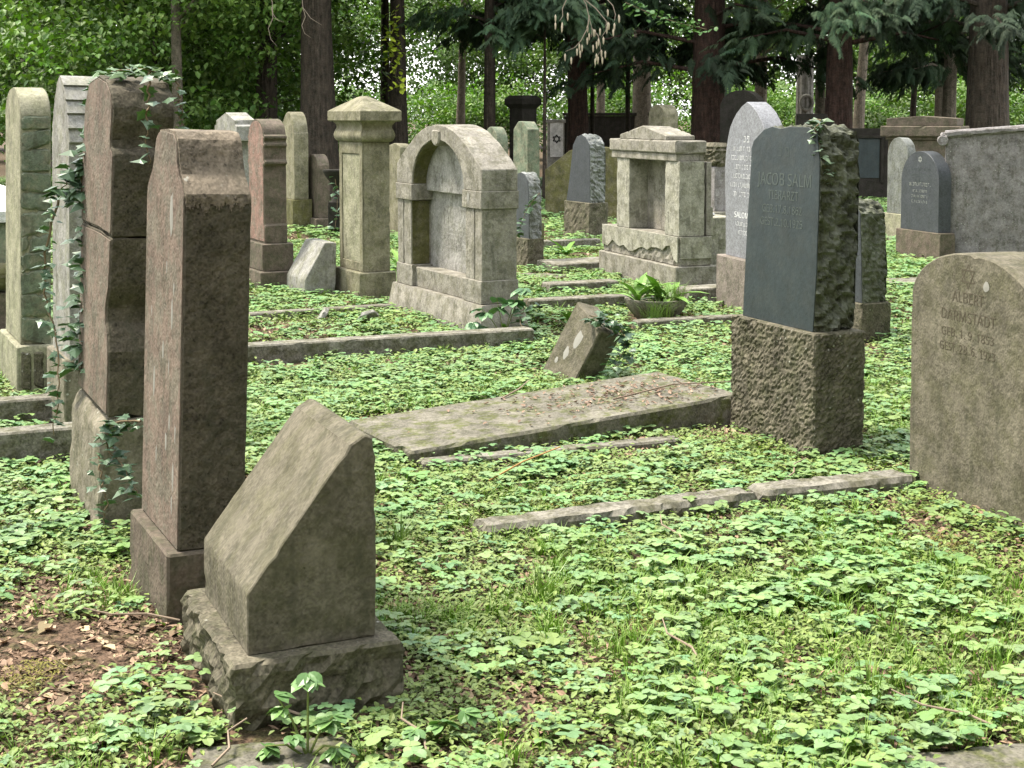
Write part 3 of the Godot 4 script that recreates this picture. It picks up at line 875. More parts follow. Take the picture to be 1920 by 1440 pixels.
# ------------------------------------------------------------------ kerbs and edging
func kerb(called: String, label: String, x0: float, z0: float, x1: float, z1: float, w: float, h: float, key := "concrete", amp := .008) -> void:
	var d := Vector2(x1 - x0, z1 - z0)
	var o := thing(called, label, "kerb", Vector3((x0 + x1) / 2, 0, (z0 + z1) / 2), rad_to_deg(-d.angle()), "stone grave kerbs")
	o.set_meta("kind", "thing")
	foot(o, d.length(), w)
	put(o, "stone", key, func(m): ext(m, rect(d.length(), w, 0, -w / 2), -.08, h, Transform3D(UPRIGHT, Vector3.ZERO), .01 if amp < .02 else .02, .05 if amp < .02 else .03, amp, 5 if amp < .02 else 6, 3, .8), .9)

func kerbs() -> void:
	kerb("grave_kerb", "long stone kerb running from the tall reddish slab to the arched monument", -1.9, -9.25, .13, -10.05, .15, .12)
	kerb("grave_kerb", "mossy kerb in front of the capped pillar's plot", -2.1, -11.3, -1.0, -11.85, .12, .05)
	kerb("grave_kerb", "thin sunken kerb between the ledger slab and the broken edging", -.42, -6.5, .82, -6.98, .10, .035)
	kerb("broken_edging", "cracked mossy concrete edging leading to the broad brown round-topped slab", -.13, -5.42, 1.0, -5.92, .15, .055, "concrete", .03)
	kerb("broken_edging", "short concrete edging piece touching the broad brown slab's foot", 1.02, -5.93, 1.72, -6.18, .16, .06, "concrete", .03)
	kerb("grave_kerb", "upper kerb at left edge beside the cream carved stone", -3.3, -7.25, -2.42, -7.62, .14, .12)
	kerb("grave_kerb", "lower kerb at left edge beside the broken ivy-clad slab", -3.0, -6.35, -2.06, -6.75, .14, .15)
	kerb("grave_kerb", "kerb under the stone bowl's near side", .93, -10.75, 1.75, -11.05, .12, .07)
	kerb("grave_kerb", "kerb stretching behind the stone bowl to the arched monument", .12, -11.75, 1.0, -12.1, .16, .10)
	kerb("grave_kerb", "dark kerb box in front of the rugged granite stone", .37, -14.75, 1.08, -15.1, .5, .10)
	kerb("grave_kerb", "far kerb along the foot of the rugged granite stone", .2, -17.0, 1.05, -17.35, .15, .12)
	kerb("grave_kerb", "flat kerb slab left of the stone shrine", .3, -12.9, .95, -13.15, .2, .10)
	kerb("grave_kerb", "brick-like broken kerb below the pale shrine's right corner", 1.45, -12.2, 1.85, -12.4, .25, .14)
	kerb("grave_kerb", "pale path edging in front of the dark polished stone", 3.6, -13.6, 5.4, -14.2, .5, .03)
	kerb("grave_kerb", "low brick-red kerb beside the matt grey round stone", 4.0, -17.6, 4.5, -17.75, .2, .12, "brown")
	for q in [["paving_stone", "flat worn paving stone below the slanted marker's base", -.6, -3.5, .4, .2, 12], ["paving_stone", "smooth grey paving stone cut by the bottom right corner", 1.28, -3.42, .55, .32, 12], ["paving_stone", "flat slab at the foot of the small granite stone", .3, -14.3, .5, .35, -20]]:
		var o := thing(q[0], q[1], "paving stone", Vector3(q[2], 0, q[3]), q[6])
		foot(o, q[4], q[5])
		put(o, "stone", "slab", func(m): ext(m, rect(q[4], q[5], 0, -q[5] / 2), -.08, .015, Transform3D(UPRIGHT, Vector3.ZERO), .012, .05, .02, 4, 2))

# ------------------------------------------------------------------ leaves
func leaf(m: Mesher, xf: Transform3D, l: float, w: float, fold: float, droop: float, k := 4) -> void:     # along +x, blade up
	var prev := []
	for i in k + 1:
		var t := float(i) / k
		var hw := w * 0.5 * pow(sin(PI * clampf(t * 0.86 + 0.06, 0, 1)), 0.6) * (1.0 if i < k else 0.0)
		var x := l * t
		var y := -droop * t * t * l
		var c := xf * Vector3(x, y, 0)
		var a := xf * Vector3(x, y + fold * hw, hw)
		var b := xf * Vector3(x, y + fold * hw, -hw)
		if i > 0:
			if i == k:
				m.tri(prev[0], prev[1], c); m.tri(prev[2], prev[0], c)
			else:
				m.quad(prev[0], prev[1], a, c); m.quad(prev[2], prev[0], c, b)
		prev = [c, a, b]

func green(r: float) -> Color:     # leaf tone variation
	return Color(0.9 + 0.35 * r, 0.92 + 0.2 * r, 0.85 + 0.3 * rng.randf())

func blade(m: Mesher, base: Vector3, dir: Vector3, h: float, w: float, bend: float) -> void:
	var side := dir.cross(Vector3.UP).normalized() * w / 2
	var p0 := base; var p1 := base + Vector3.UP * h * 0.55 + dir * h * bend * 0.3; var p2 := base + Vector3.UP * h * 0.85 + dir * h * bend
	m.quad(p0 - side, p0 + side, p1 + side * 0.8, p1 - side * 0.8)
	m.tri(p1 - side * 0.8, p1 + side * 0.8, p2)

func trefoil_plant(n: int, size: float, detail: int) -> ArrayMesh:
	var m := Mesher.new()
	m.colored = true
	for i in n:
		var a := TAU * i / n + rng.randf_range(-.5, .5)
		var r := rng.randf_range(.015, .075)
		var h := rng.randf_range(.018, .065)
		var top := Vector3(cos(a) * r, h, sin(a) * r)
		m.tint = Color(.8, .85, .5)
		blade(m, Vector3(cos(a) * r * .3, -.01, sin(a) * r * .3), Vector3(cos(a), 0, sin(a)), h * 1.15, .0022, .0)
		m.tint = green(rng.randf() - .4)
		var s := size * rng.randf_range(.7, 1.2)
		var lean := Basis(Vector3(sin(a), 0, -cos(a)).normalized(), rng.randf_range(-.22, .12))
		var open := rng.randf_range(1.6, 2.1)
		for j in 3:
			var b := a + (j - 1) * open
			leaf(m, Transform3D(lean * Basis(Vector3.UP, -b), top), s, s * .85, rng.randf_range(.05, .3), rng.randf_range(.0, .28), detail)
	return m.mesh()

func small_patch(n: int, spread: float, size: float, high := .035) -> ArrayMesh:
	var m := Mesher.new()
	m.colored = true
	for i in n:
		var a := rng.randf() * TAU
		var r := spread * sqrt(rng.randf())
		m.tint = green(rng.randf() - .3)
		leaf(m, Transform3D(Basis(Vector3.UP, rng.randf() * TAU) * Basis(Vector3.BACK, rng.randf_range(-.5, .7)), Vector3(cos(a) * r, rng.randf_range(.004, high), sin(a) * r)), size * rng.randf_range(.6, 1.3), size * rng.randf_range(.5, .8), .3, .2, 2)
	return m.mesh()

func grass_tuft(n: int, h: float, spread: float) -> ArrayMesh:
	var m := Mesher.new()
	m.colored = true
	for i in n:
		var a := rng.randf() * TAU
		m.tint = green(rng.randf() - .3)
		blade(m, Vector3(cos(a) * spread * rng.randf(), -.01, sin(a) * spread * rng.randf()), Vector3(cos(a), 0, sin(a)), h * rng.randf_range(.5, 1.1), .004, rng.randf_range(.1, .8))
	return m.mesh()

func litter_leaf() -> ArrayMesh:
	var m := Mesher.new()
	m.colored = true
	m.tint = Color.WHITE
	leaf(m, Transform3D(Basis.IDENTITY, Vector3(-.03, 0, 0)), .06, .036, rng.randf_range(.3, .9), rng.randf_range(-.4, .4), 3)
	return m.mesh()

func ivy_leaf(v: int) -> ArrayMesh:      # five points, stalk at the origin, tip along +x, facing +y
	var m := Mesher.new()
	m.colored = true
	m.tint = Color.WHITE
	var o := [V(0, 0), V(-.12, .3), V(.12, .34), V(.22, .62), V(.45, .36), V(1.05, 0), V(.45, -.36), V(.22, -.62), V(.12, -.34), V(-.12, -.3)]
	var c := Vector3(.35, .06 + .04 * v, 0)
	for i in o.size():
		var a: Vector2 = o[i]; var b: Vector2 = o[(i + 1) % o.size()]
		var pa := Vector3(a.x, -.12 * absf(a.y) - .1 * v * a.x, -a.y); var pb := Vector3(b.x, -.12 * absf(b.y) - .1 * v * b.x, -b.y)
		m.tri(c, pa, pb)
	return m.mesh()

func maple_leaf(v: int) -> ArrayMesh:
	var m := Mesher.new()
	m.colored = true
	m.tint = Color.WHITE
	for j in 3:
		leaf(m, Transform3D(Basis(Vector3.UP, (j - 1) * .85 + .1 * v), Vector3.ZERO), 1.0 if j == 1 else .8, .62, .25, .25, 4)
	return m.mesh()

# each strand is a thing of its own: a stem and its single leaves
func ivy(label: String, pts: Array, n: int, size: float, out: Vector3, loose: float, tone := Color(.06, .11, .06), stem_r := .004) -> void:
	var o := thing("ivy_strand", label, "ivy", pts[0], 0, "ivy on the gravestones")
	var c := Curve3D.new()
	for p in pts: c.add_point(p - pts[0])
	var m := Mesher.new()
	var bk := []; var rad := []
	var len := c.get_baked_length()
	for i in 25:
		var p := c.sample_baked(len * i / 24.0)
		bk.append(p + Vector3(nz.get_noise_1d(i * 90.0 + len * 70.0), 0, nz.get_noise_1d(i * 90.0 + 900.0)) * .02)
		rad.append(lerpf(stem_r, stem_r * .4, i / 24.0))
	tube(m, bk, rad, 4)
	part("stem", m.mesh(.3), plain("ivy_stem", Vector3(.16, .12, .075)), o)
	for i in n:
		var p := c.sample_baked(len * clampf((i + rng.randf()) / n, 0, 1))
		var d := Vector3(rng.randf_range(-1, 1), rng.randf_range(-.6, .5), rng.randf_range(-1, 1)) * loose
		var lf := part("leaf", mats["ivy%d" % (i % 3)], leafy_tone("ivy_leaf", tone, i % 3), o)
		var yaw := rng.randf() * TAU
		var s := size * rng.randf_range(.6, 1.25)
		lf.transform = Transform3D((Basis(Vector3.UP, yaw) * Basis(Vector3.BACK, rng.randf_range(-.7, .1)) * Basis(Vector3.RIGHT, rng.randf_range(-.4, .4))).scaled(Vector3.ONE * s), p + d + out * rng.randf_range(.0, .03))

func leafy_tone(key: String, c: Color, k: int) -> StandardMaterial3D:
	var name_ := "%s_%d_%d" % [key, int(c.g * 1000), k]
	if mats.has(name_): return mats[name_]
	var m: StandardMaterial3D = leafy(name_, .38, Color(.35, .45, .15))
	m.albedo_color = Color(c.r * (.85 + .25 * k), c.g * (.85 + .2 * k), c.b * (.9 + .15 * k)).linear_to_srgb()
	return m

# a soft-stemmed weed whose large leaves are single parts
func weed(label: String, at: Vector3, stems: Array, size: float, tone: Color, mesh_key := "maple") -> void:
	var o := thing("leafy_weed", label, "weed", at)
	for s in stems:                      # s: tip offset
		var m := Mesher.new()
		tube(m, [Vector3.ZERO, s * .5 + Vector3(0, .02, 0), s], [.0035, .003, .002], 4)
		part("stem", m.mesh(.3), plain("weed_stem", Vector3(.16, .2, .06)), o)
		var n := 3
		for i in n:
			var lf := part("leaf", mats["%s%d" % [mesh_key, i % 2]], leafy_tone("weed_leaf", tone, i % 3), o)
			var yaw := rng.randf() * TAU + TAU * i / n
			lf.transform = Transform3D((Basis(Vector3.UP, yaw) * Basis(Vector3.BACK, rng.randf_range(-.45, .05))).scaled(Vector3.ONE * size * rng.randf_range(.75, 1.15)), s * (1.0 if i == 0 else rng.randf_range(.75, 1.0)))

# ------------------------------------------------------------------ ground and what grows on it
func ground() -> void:
	var m := Mesher.new()
	var xs := []; var zs := []
	var x := -14.0
	while x <= 14.01: xs.append(x); x += .25
	var z := 3.0
	while z >= -34.0: zs.append(z); z -= .25
	xs = [-400, -120, -50, -25] + xs + [25, 50, 120, 400]
	zs = [300, 100, 30, 10] + zs + [-45, -60, -90, -150, -400]
	var h := []
	for j in zs.size():
		var row := []
		for i in xs.size(): row.append(Vector3(xs[i], ground_y(xs[i], zs[j]), zs[j]))
		h.append(row)
	for j in zs.size() - 1:
		for i in xs.size() - 1:
			m.quad(h[j][i], h[j][i + 1], h[j + 1][i + 1], h[j + 1][i])
	var o := part("ground", m.mesh(.3), stone("soil"), self)
	tag(o, "dark soil with leaf mould under the plants", "ground", "", "structure")

func scatter(called: String, label: String, category: String, meshes: Array, mat: Material, bands: Array, tone: Callable, pad: float, size: Vector2, accept: Callable) -> void:
	# bands: [near, far, plants per square metre, size factor]
	var lots := []; var cols := []
	for k in meshes.size():
		lots.append([]); cols.append([])
	for b in bands:
		var near: float = b[0]; var far: float = b[1]
		var area := .42 * (far * far - near * near) + 3.2 * (far - near)
		for i in int(area * b[2]):
			var u := rng.randf()
			var z := sqrt(lerpf(near * near, far * far, u))
			var x := rng.randf_range(-1, 1) * (.42 * z + 1.6)
			if not accept.call(x, -z) or not clear_at(x, -z, pad): continue
			var k := rng.randi() % meshes.size()
			var s: float = rng.randf_range(size.x, size.y) * b[3]
			lots[k].append(Transform3D((Basis(Vector3.UP, rng.randf() * TAU) * Basis(Vector3.RIGHT, rng.randf_range(-.12, .12))).scaled(Vector3.ONE * s), Vector3(x, ground_y(x, -z), -z)))
			cols[k].append(tone.call(x, -z))
	var holder := Node3D.new()
	holder.name = numbered(called)
	add_child(holder)
	tag(holder, label, category, "", "stuff")
	for k in meshes.size():
		if lots[k].size(): copies("clump", meshes[k], mat, lots[k], cols[k], holder)

func bare(x: float, z: float) -> float:      # where litter shows between the plants
	return (-.22 if x > .3 and z > -5.6 else 0.0) + nz.get_noise_2d(x * 55.0 + 300.0, z * 55.0) + .55 * nz.get_noise_2d(x * 200.0, z * 200.0 + 77.0)

func undergrowth() -> void:
	var near := []
	for i in 8: near.append(trefoil_plant(7, .027 if i % 3 else .036, 5))
	scatter("ground_cover", "low carpet of three-leaved strawberry-like plants between the graves", "ground cover", near, leafy("cover_leaf", .45), [[3.0, 10.0, 165.0, .95], [10.0, 18.0, 110.0, 1.15], [18.0, 36.0, 55.0, 1.5]],
		func(x, z):
			var v := .85 + .3 * rng.randf() + .12 * nz.get_noise_2d(x * 40.0, z * 40.0)
			return Color(.172 * v * (1.0 + .35 * rng.randf()), .315 * v, .095 * v * (1.0 + .4 * rng.randf())),
		.008, Vector2(.45, 1.2), func(x, z): return bare(x, z) < (-.1 if z > -6.0 else .05) + .6 * rng.randf() - (.16 if x < -.55 and z > -5.2 else 0.0))
	var tiny := []
	for i in 4: tiny.append(small_patch(26, .11, .02))
	scatter("creeping_weeds", "tiny creeping leaves filling the gaps of the plant carpet", "weeds", tiny, leafy("tiny_leaf", .55), [[3.0, 9.0, 300.0, 1.0], [9.0, 18.0, 60.0, 1.4]],
		func(_x, _z): var v := .7 + .5 * rng.randf(); return Color(.20 * v, .265 * v, .07 * v),
		.03, Vector2(.7, 1.3), func(x, z): return bare(x, z) < (.25 if x < -.45 and z > -5.4 else .5))
	var gr := []
	for i in 4: gr.append(grass_tuft(16, .11, .03))
	scatter("grass", "thin yellow-green grass tufts among the low plants", "grass", gr, leafy("grass_leaf", .55, Color(.6, .7, .25)), [[3.0, 5.6, 420.0, .75], [5.6, 9.0, 150.0, .8], [9.0, 20.0, 25.0, 1.0]],
		func(_x, _z): var v := .8 + .4 * rng.randf(); return Color(.18 * v, .30 * v, .045 * v),
		.02, Vector2(.5, 1.3), func(x, z):
			var right: bool = x > .25 and z > -4.9
			return nz.get_noise_2d(x * 70.0 + 40.0, z * 70.0) > (-.6 if right else .16))
	var lit := []
	for i in 4: lit.append(litter_leaf())
	scatter("leaf_litter", "brown and pinkish dead leaves lying on the soil", "dead leaves", lit, leafy("dead_leaf", .8, Color(.2, .15, .1)), [[3.0, 8.0, 260.0, .8], [8.0, 20.0, 70.0, 1.0]],
		func(_x, _z): var v := .6 + .8 * rng.randf(); return Color(.36 * v, (.24 + .06 * rng.randf()) * v, .175 * v),
		-.0, Vector2(.5, 1.2), func(x, z): return bare(x, z) > -.3 + .45 * rng.randf())
	var bits := []
	for i in 3:
		var bm := Mesher.new(); bm.colored = true
		for k in 16:
			bm.tint = Color.WHITE * rng.randf_range(.45, 1.4)
			var a := rng.randf() * TAU
			leaf(bm, Transform3D(Basis(Vector3.UP, rng.randf() * TAU) * Basis(Vector3.BACK, rng.randf_range(-.5, .5)) * Basis(Vector3.RIGHT, rng.randf_range(-.6, .6)), Vector3(cos(a) * .1 * rng.randf(), rng.randf_range(.002, .012), sin(a) * .1 * rng.randf())), rng.randf_range(.012, .04), rng.randf_range(.003, .016), .4, .1, 2)
		bits.append(bm.mesh())
	scatter("leaf_mould", "crumbled leaf fragments and bits of stalk covering the soil", "leaf mould", bits, leafy("mould", .85, Color(.1, .08, .05)), [[3.0, 8.0, 160.0, 1.0], [8.0, 16.0, 40.0, 1.3]],
		func(_x, _z): var v := .5 + .9 * rng.randf(); return Color(.25 * v, .165 * v, .11 * v),
		.0, Vector2(.7, 1.3), func(x, z): return bare(x, z) > -.35)
	# litter and twigs on the ledger slab
	var st := get_node("ledger_slab") as Node3D
	var xs := []; var cs := []
	for i in 520:
		var p := Vector3(rng.randfn(.0, .19), .149, rng.randfn(-.45, .35))
		if absf(p.x) > .36 or absf(p.z) > .98: continue
		xs.append(st.transform * Transform3D((Basis(Vector3.UP, rng.randf() * TAU) * Basis(Vector3.RIGHT, rng.randf_range(-.3, .3))).scaled(Vector3.ONE * rng.randf_range(.12, .5)), p))
		var v := .6 + .8 * rng.randf()
		cs.append(Color(.24 * v, .165 * v, .12 * v))
	var sl := copies("slab_litter", lit[0], leafy("dead_leaf"), xs, cs, self)
	tag(sl, "small dead leaves scattered over the flat ledger slab", "dead leaves", "", "stuff")
	for q in [[.3, .155, .1, .9, .03, 30.0, "long dry twig lying across the ledger slab"], [-.1, .152, .55, .5, .0, 70.0, "short bent twig near the ledger slab's middle"]]:
		var tw := thing("twig", q[6], "twig", st.transform * Vector3(q[0] - .2, q[1], q[2] - .4), q[5])
		var m := Mesher.new()
		tube(m, [Vector3.ZERO, Vector3(q[3] * .4, .02 + q[4], .03), Vector3(q[3], .01, -.02)], [.005, .004, .002], 5)
		part("stick", m.mesh(.3), plain("dry_twig", Vector3(.26, .2, .15)), tw)
	var tw2 := thing("twig", "thin orange-brown stalk leaning out of the plants before the broken edging", "twig", Vector3(-.1, .03, -6.15), 22)
	var m2 := Mesher.new()
	tube(m2, [Vector3.ZERO, Vector3(.16, .07, 0), Vector3(.34, .12, .0)], [.004, .004, .003], 5)
	part("stick", m2.mesh(.3), plain("orange_twig", Vector3(.38, .22, .09)), tw2)

func planted() -> void:
	# stone bowl with dandelion-like leaves
	var o := thing("stone_bowl", "shallow round stone bowl standing between the arched monument and slate slab", "planter", Vector3(1.14, 0, -11.25))
	foot(o, .5, .5)
	put(o, "bowl", "concrete", func(m): lathe(m, [V(.001, -.02), V(.12, -.02), V(.17, .03), V(.22, .09), V(.25, .16), V(.25, .175), V(.225, .175), V(.20, .15), V(.001, .14)], 26, Vector3.ZERO, .05), .7)
	var g := thing("bowl_plant", "bright green long-leaved weed sprouting from the stone bowl", "plant", Vector3(1.14, .14, -11.25))
	var long := leafy_tone("long_leaf", Color(.13, .25, .045), 1)
	var lm := Mesher.new(); lm.colored = true; lm.tint = Color.WHITE
	leaf(lm, Transform3D(), 1.0, .22, .35, .6, 5)
	var lmesh := lm.mesh()
	for k in 3:
		for i in 9:
			var lf := part("leaf", lmesh, long, g)
			lf.transform = Transform3D((Basis(Vector3.UP, TAU * i / 9.0 + rng.randf() * .6) * Basis(Vector3.BACK, rng.randf_range(.5, 1.3))).scaled(Vector3.ONE * rng.randf_range(.18, .33)), Vector3([-.15, .03, .1][k], 0, rng.randf_range(-.06, .06)))
	var tm := grass_tuft(110, .24, .1)
	var gt := copies("grass_blades", tm, leafy("grass_leaf"), [Transform3D(Basis.IDENTITY, Vector3(.14, 0, .05)), Transform3D(Basis(Vector3.UP, 1.0), Vector3(.0, -.1, .27)), Transform3D(Basis(Vector3.UP, 2.0), Vector3(-.06, -.12, .3))], [Color(.14, .2, .05), Color(.14, .2, .05), Color(.13, .2, .05)], g)
	gt.set_meta("kind", "stuff")
	for q in [[-.05, -10.55, 6, .2, "long-leaved weed rosette in front of the stone bowl's kerb"], [.45, -10.9, 7, .22, "leafy rosette left of the stone bowl"], [.62, -16.4, 8, .32, "tall dock-like weed before the rugged granite stone"], [.75, -13.9, 6, .2, "pale leaf rosette by the stone shrine's left corner"], [-1.1, -14.4, 8, .34, "tall dock-like weed between capped pillar and arched monument"]]:
		var w := thing("leaf_rosette", q[4], "weed", Vector3(q[0], 0, q[1]))
		for i in q[2]:
			var lf := part("leaf", lmesh, leafy_tone("long_leaf", Color(.13, .25, .045), i % 3), w)
			lf.transform = Transform3D((Basis(Vector3.UP, TAU * i / q[2] + rng.randf() * .6) * Basis(Vector3.BACK, rng.randf_range(.5, 1.3))).scaled(Vector3.ONE * q[3] * rng.randf_range(.7, 1.1)), Vector3.ZERO)
	var tone := Color(.12, .23, .07)
	weed("young weed with toothed leaves growing before the split base of the slanted marker", Vector3(-.515, .0, -3.52), [Vector3(-.08, .16, -.01), Vector3(.0, .21, -.02), Vector3(.07, .12, .02), Vector3(-.03, .08, .05), Vector3(.09, .05, .05), Vector3(-.1, .05, .04)], .05, tone)
	weed("blue-green weed with lobed leaves at the arched monument's right foot", Vector3(-.06, .0, -10.3), [Vector3(-.16, .22, .02), Vector3(-.05, .3, .03), Vector3(.08, .28, .02), Vector3(.14, .36, -.03), Vector3(-.22, .12, .05)], .11, Color(.09, .18, .085))
	weed("lobed weed at the bottom right foot of the slanted marker's base", Vector3(-.2, .0, -3.62), [Vector3(.02, .06, .02), Vector3(.08, .07, -.02), Vector3(-.05, .05, .05)], .055, tone)
	for i in 3:
		var t := thing("grass_tuft", ["bright grass tuft right of the slanted marker", "bright grass tuft near the broken edging's left end", "grass clump in the lower right corner"][i], "grass tuft", [Vector3(-.42, 0, -5.28), Vector3(.1, 0, -4.7), Vector3(1.0, 0, -3.9)][i])
		var b := part("blades", grass_tuft(70, .15, .09), leafy_tone("tuft_leaf", Color(.14, .23, .04), i), t)
		b.set_meta("kind", "stuff")

# twigs and boughs hanging into the upper edge of the picture
func hanging() -> void:
	var o := thing("bare_branch", "pale leafless twigs with dry catkins hanging before the conifers", "branch", Vector3(1.0, 3.6, -23.0))
	var tips := []
	for q in [[Vector3(.05, 0, 0), Vector3(.23, -.45, .05), Vector3(.26, -.75, .1)], [Vector3(.23, -.4, .05), Vector3(.1, -.8, .1), Vector3(-.15, -.98, .15)], [Vector3(.26, -.6, .05), Vector3(.4, -.85, .1), Vector3(.36, -1.05, .1)], [Vector3(.1, -.1, 0), Vector3(.5, -.5, .1), Vector3(.42, -.75, .2)], [Vector3(.2, .1, 0), Vector3(.6, -.25, .1), Vector3(.62, -.5, .2)], [Vector3(-.1, .1, .1), Vector3(-.2, -.3, .1), Vector3(-.25, -.5, .2)]]:
		var m := Mesher.new()
		var c := Curve3D.new()
		for p in q: c.add_point(p)
		tube(m, [q[0], q[0].lerp(q[1], .5) + Vector3(.04, 0, 0), q[1], q[1].lerp(q[2], .5) + Vector3(.03, -.02, 0), q[2]], [.011, .009, .007, .005, .003], 5)
		part("twig", m.mesh(.3), plain("pale_twig", Vector3(.22, .18, .14)), o)
		for k in 6: tips.append(q[1].lerp(q[2], k / 5.0) + Vector3(rng.randf_range(-.1, .1), rng.randf_range(-.12, 0), 0))
	var o2 := thing("bare_branch", "thin pale bare twigs hanging before the dark left trunks", "branch", Vector3(-4.1, 3.7, -24.0))
	for q in [[Vector3(0, 0, 0), Vector3(.12, -.4, 0), Vector3(.32, -.55, .1)], [Vector3(.1, -.3, 0), Vector3(.05, -.65, .05), Vector3(.2, -.95, .1)], [Vector3(.5, 0, 0), Vector3(.62, -.3, 0), Vector3(.95, -.6, .1)], [Vector3(.62, -.3, 0), Vector3(.6, -.6, 0), Vector3(.75, -.8, 0)]]:
		var m := Mesher.new()
		tube(m, [q[0], q[0].lerp(q[1], .5) + Vector3(.05, 0, 0), q[1], q[1].lerp(q[2], .5) + Vector3(-.03, -.03, 0), q[2]], [.008, .007, .006, .004, .002], 5)
		part("twig", m.mesh(.3), plain("pale_twig", Vector3.ONE), o2)
	var cm := Mesher.new()
	lathe(cm, [V(.001, -.13), V(.013, -.1), V(.016, -.03), V(.001, 0)], 5)
	var cat := cm.mesh(.3)
	for t in tips: part("catkin", cat, plain("dry_catkin", Vector3(.4, .34, .25)), o, t)
	var lm := Mesher.new(); lm.colored = true; lm.tint = Color.WHITE
	leaf(lm, Transform3D(), 1.0, .8, .15, .2, 4)
	var lmesh := lm.mesh()
	for q in [["leafy_shoot", "yellow-green leaves with sun glow painted in, sprouting from the rugged dark trunk", [Vector3(-2.345, 3.852, -29.5), Vector3(-2.424, 3.418, -29.5), Vector3(-2.534, 3.146, -29.5), Vector3(-2.382, 2.929, -29.5), Vector3(-2.493, 2.657, -29.5), Vector3(-2.353, 2.33, -29.5), Vector3(-2.244, 2.112, -29.5)], 110, .12, Color(.44, .56, .06)],  # glow of the sun is painted into this leaf colour
			["leafy_bough", "mid-green leafy bough reaching across the dark conifer boughs", [Vector3(1.9, 3.5, -24.2), Vector3(2.397, 3.259, -24), Vector3(2.842, 3.127, -24), Vector3(3.242, 3.039, -24)], 110, .10, Color(.10, .2, .06)]]:
		var w := thing(q[0], q[1], "branch", q[2][0])
		var m := Mesher.new()
		var rad := []; var pts := []
		for p in q[2]:
			pts.append(p - q[2][0]); rad.append(.006)
		tube(m, pts, rad, 5)
		part("twig", m.mesh(.3), plain("ivy_stem", Vector3(.16, .12, .075)), w)
		for i in q[3]:
			var t: float = (pts.size() - 1) * (i + rng.randf()) / q[3]
			var k := mini(int(t), pts.size() - 2)
			var lf := part("leaf", lmesh, leafy_tone(q[0], q[5], i % 3), w)
			lf.transform = Transform3D((Basis(Vector3.UP, rng.randf() * TAU) * Basis(Vector3.BACK, rng.randf_range(-.7, .1)) * Basis(Vector3.RIGHT, rng.randf_range(-.4, .7))).scaled(Vector3.ONE * q[4] * rng.randf_range(.6, 1.2)), pts[k].lerp(pts[k + 1], t - k) + Vector3(rng.randfn(0, .09), rng.randfn(0, .07), rng.randfn(0, .08)))

func small_things() -> void:
	var mm := []
	for i in 3: mm.append(small_patch(420, .09, .009, .03))
	var names := ["before the capped pillar's base", "at the sloping grey block's near corner", "between sloping block and capped pillar", "at the broken edging's left end", "on the soil near the brown slab's edging", "in front of the broken edging's middle", "among the plants right of the slanted marker", "in the lower left corner", "at the foot of the broad brown slab", "left of the hewn block's kerb", "behind the ledger slab's right end", "right of the slanted marker's tip"]
	var spots := [V(-1.48, -12.68), V(-1.98, -12.84), V(-1.72, -12.86), V(-.05, -5.5), V(1.08, -6.23), V(.22, -5.85), V(.46, -4.48), V(-1.38, -4.04), V(1.62, -5.3), V(1.53, -10.18), V(1.0, -8.91), V(-.55, -5.4)]
	for i in spots.size():
		var o := thing("moss_cushion", "yellow-green moss cushion " + names[i], "moss", Vector3(spots[i].x, 0, spots[i].y), i * 40.0, "moss cushions")
		var c := copies("moss", mm[i % 3], leafy("moss_leaf", .9, Color(.3, .3, .1)), [Transform3D(Basis.IDENTITY, Vector3.ZERO), Transform3D(Basis(Vector3.UP, 2.0).scaled(Vector3.ONE * .8), Vector3(.1, 0, .03))], [Color(.19, .17, .04), Color(.17, .165, .045)], o)
		c.set_meta("kind", "stuff")
	for q in [[-1.14, -11.1, 30.0, "pale broken stone shard sticking up before the arched monument"], [-1.5, -11.15, 100.0, "second pale shard lying near the mossy kerb"]]:
		var o := thing("stone_shard", q[3], "shard", Vector3(q[0], 0, q[1]), q[2])
		put(o, "stone", "panel", func(m): ext(m, PackedVector2Array([V(-.08, -.03), V(.06, -.03), V(.1, .05), V(.04, .1), V(-.05, .07)]), -.02, .02, Transform3D(Basis(Vector3.RIGHT, .6), Vector3(0, .02, 0)), .006, .02))
	var tl := ["pale twig on the ground below the slanted marker's base", "pale twig lying right of the slanted marker's foot", "dry stalk before the hewn block", "bent pale twig touching the split base", "short twig among plants before the broken edging", "dry stalks beside the brown slab's edging", "brown twig left of the tall slab's base", "grey twig in the bottom right corner", "thin twig in the middle of the plant carpet"]
	var tp := [V(-.72, -3.52), V(-.26, -3.6), V(1.0, -6.4), V(-.66, -3.72), V(.6, -5.35), V(1.25, -6.3), V(-1.2, -4.43), V(1.15, -3.7), V(.5, -4.2)]
	for i in tp.size():
		var o := thing("twig", tl[i], "twig", Vector3(tp[i].x, .02, tp[i].y), rng.randf() * 360.0)
		var m := Mesher.new()
		var l := rng.randf_range(.14, .32)
		tube(m, [Vector3(-l / 2, 0, 0), Vector3(-l * .15, .02, .02), Vector3(l * .2, .035, -.01), Vector3(l / 2, .05, .02)], [.0035, .004, .003, .002], 5)
		part("stick", m.mesh(.3), plain("dry_twig", Vector3.ONE), o)

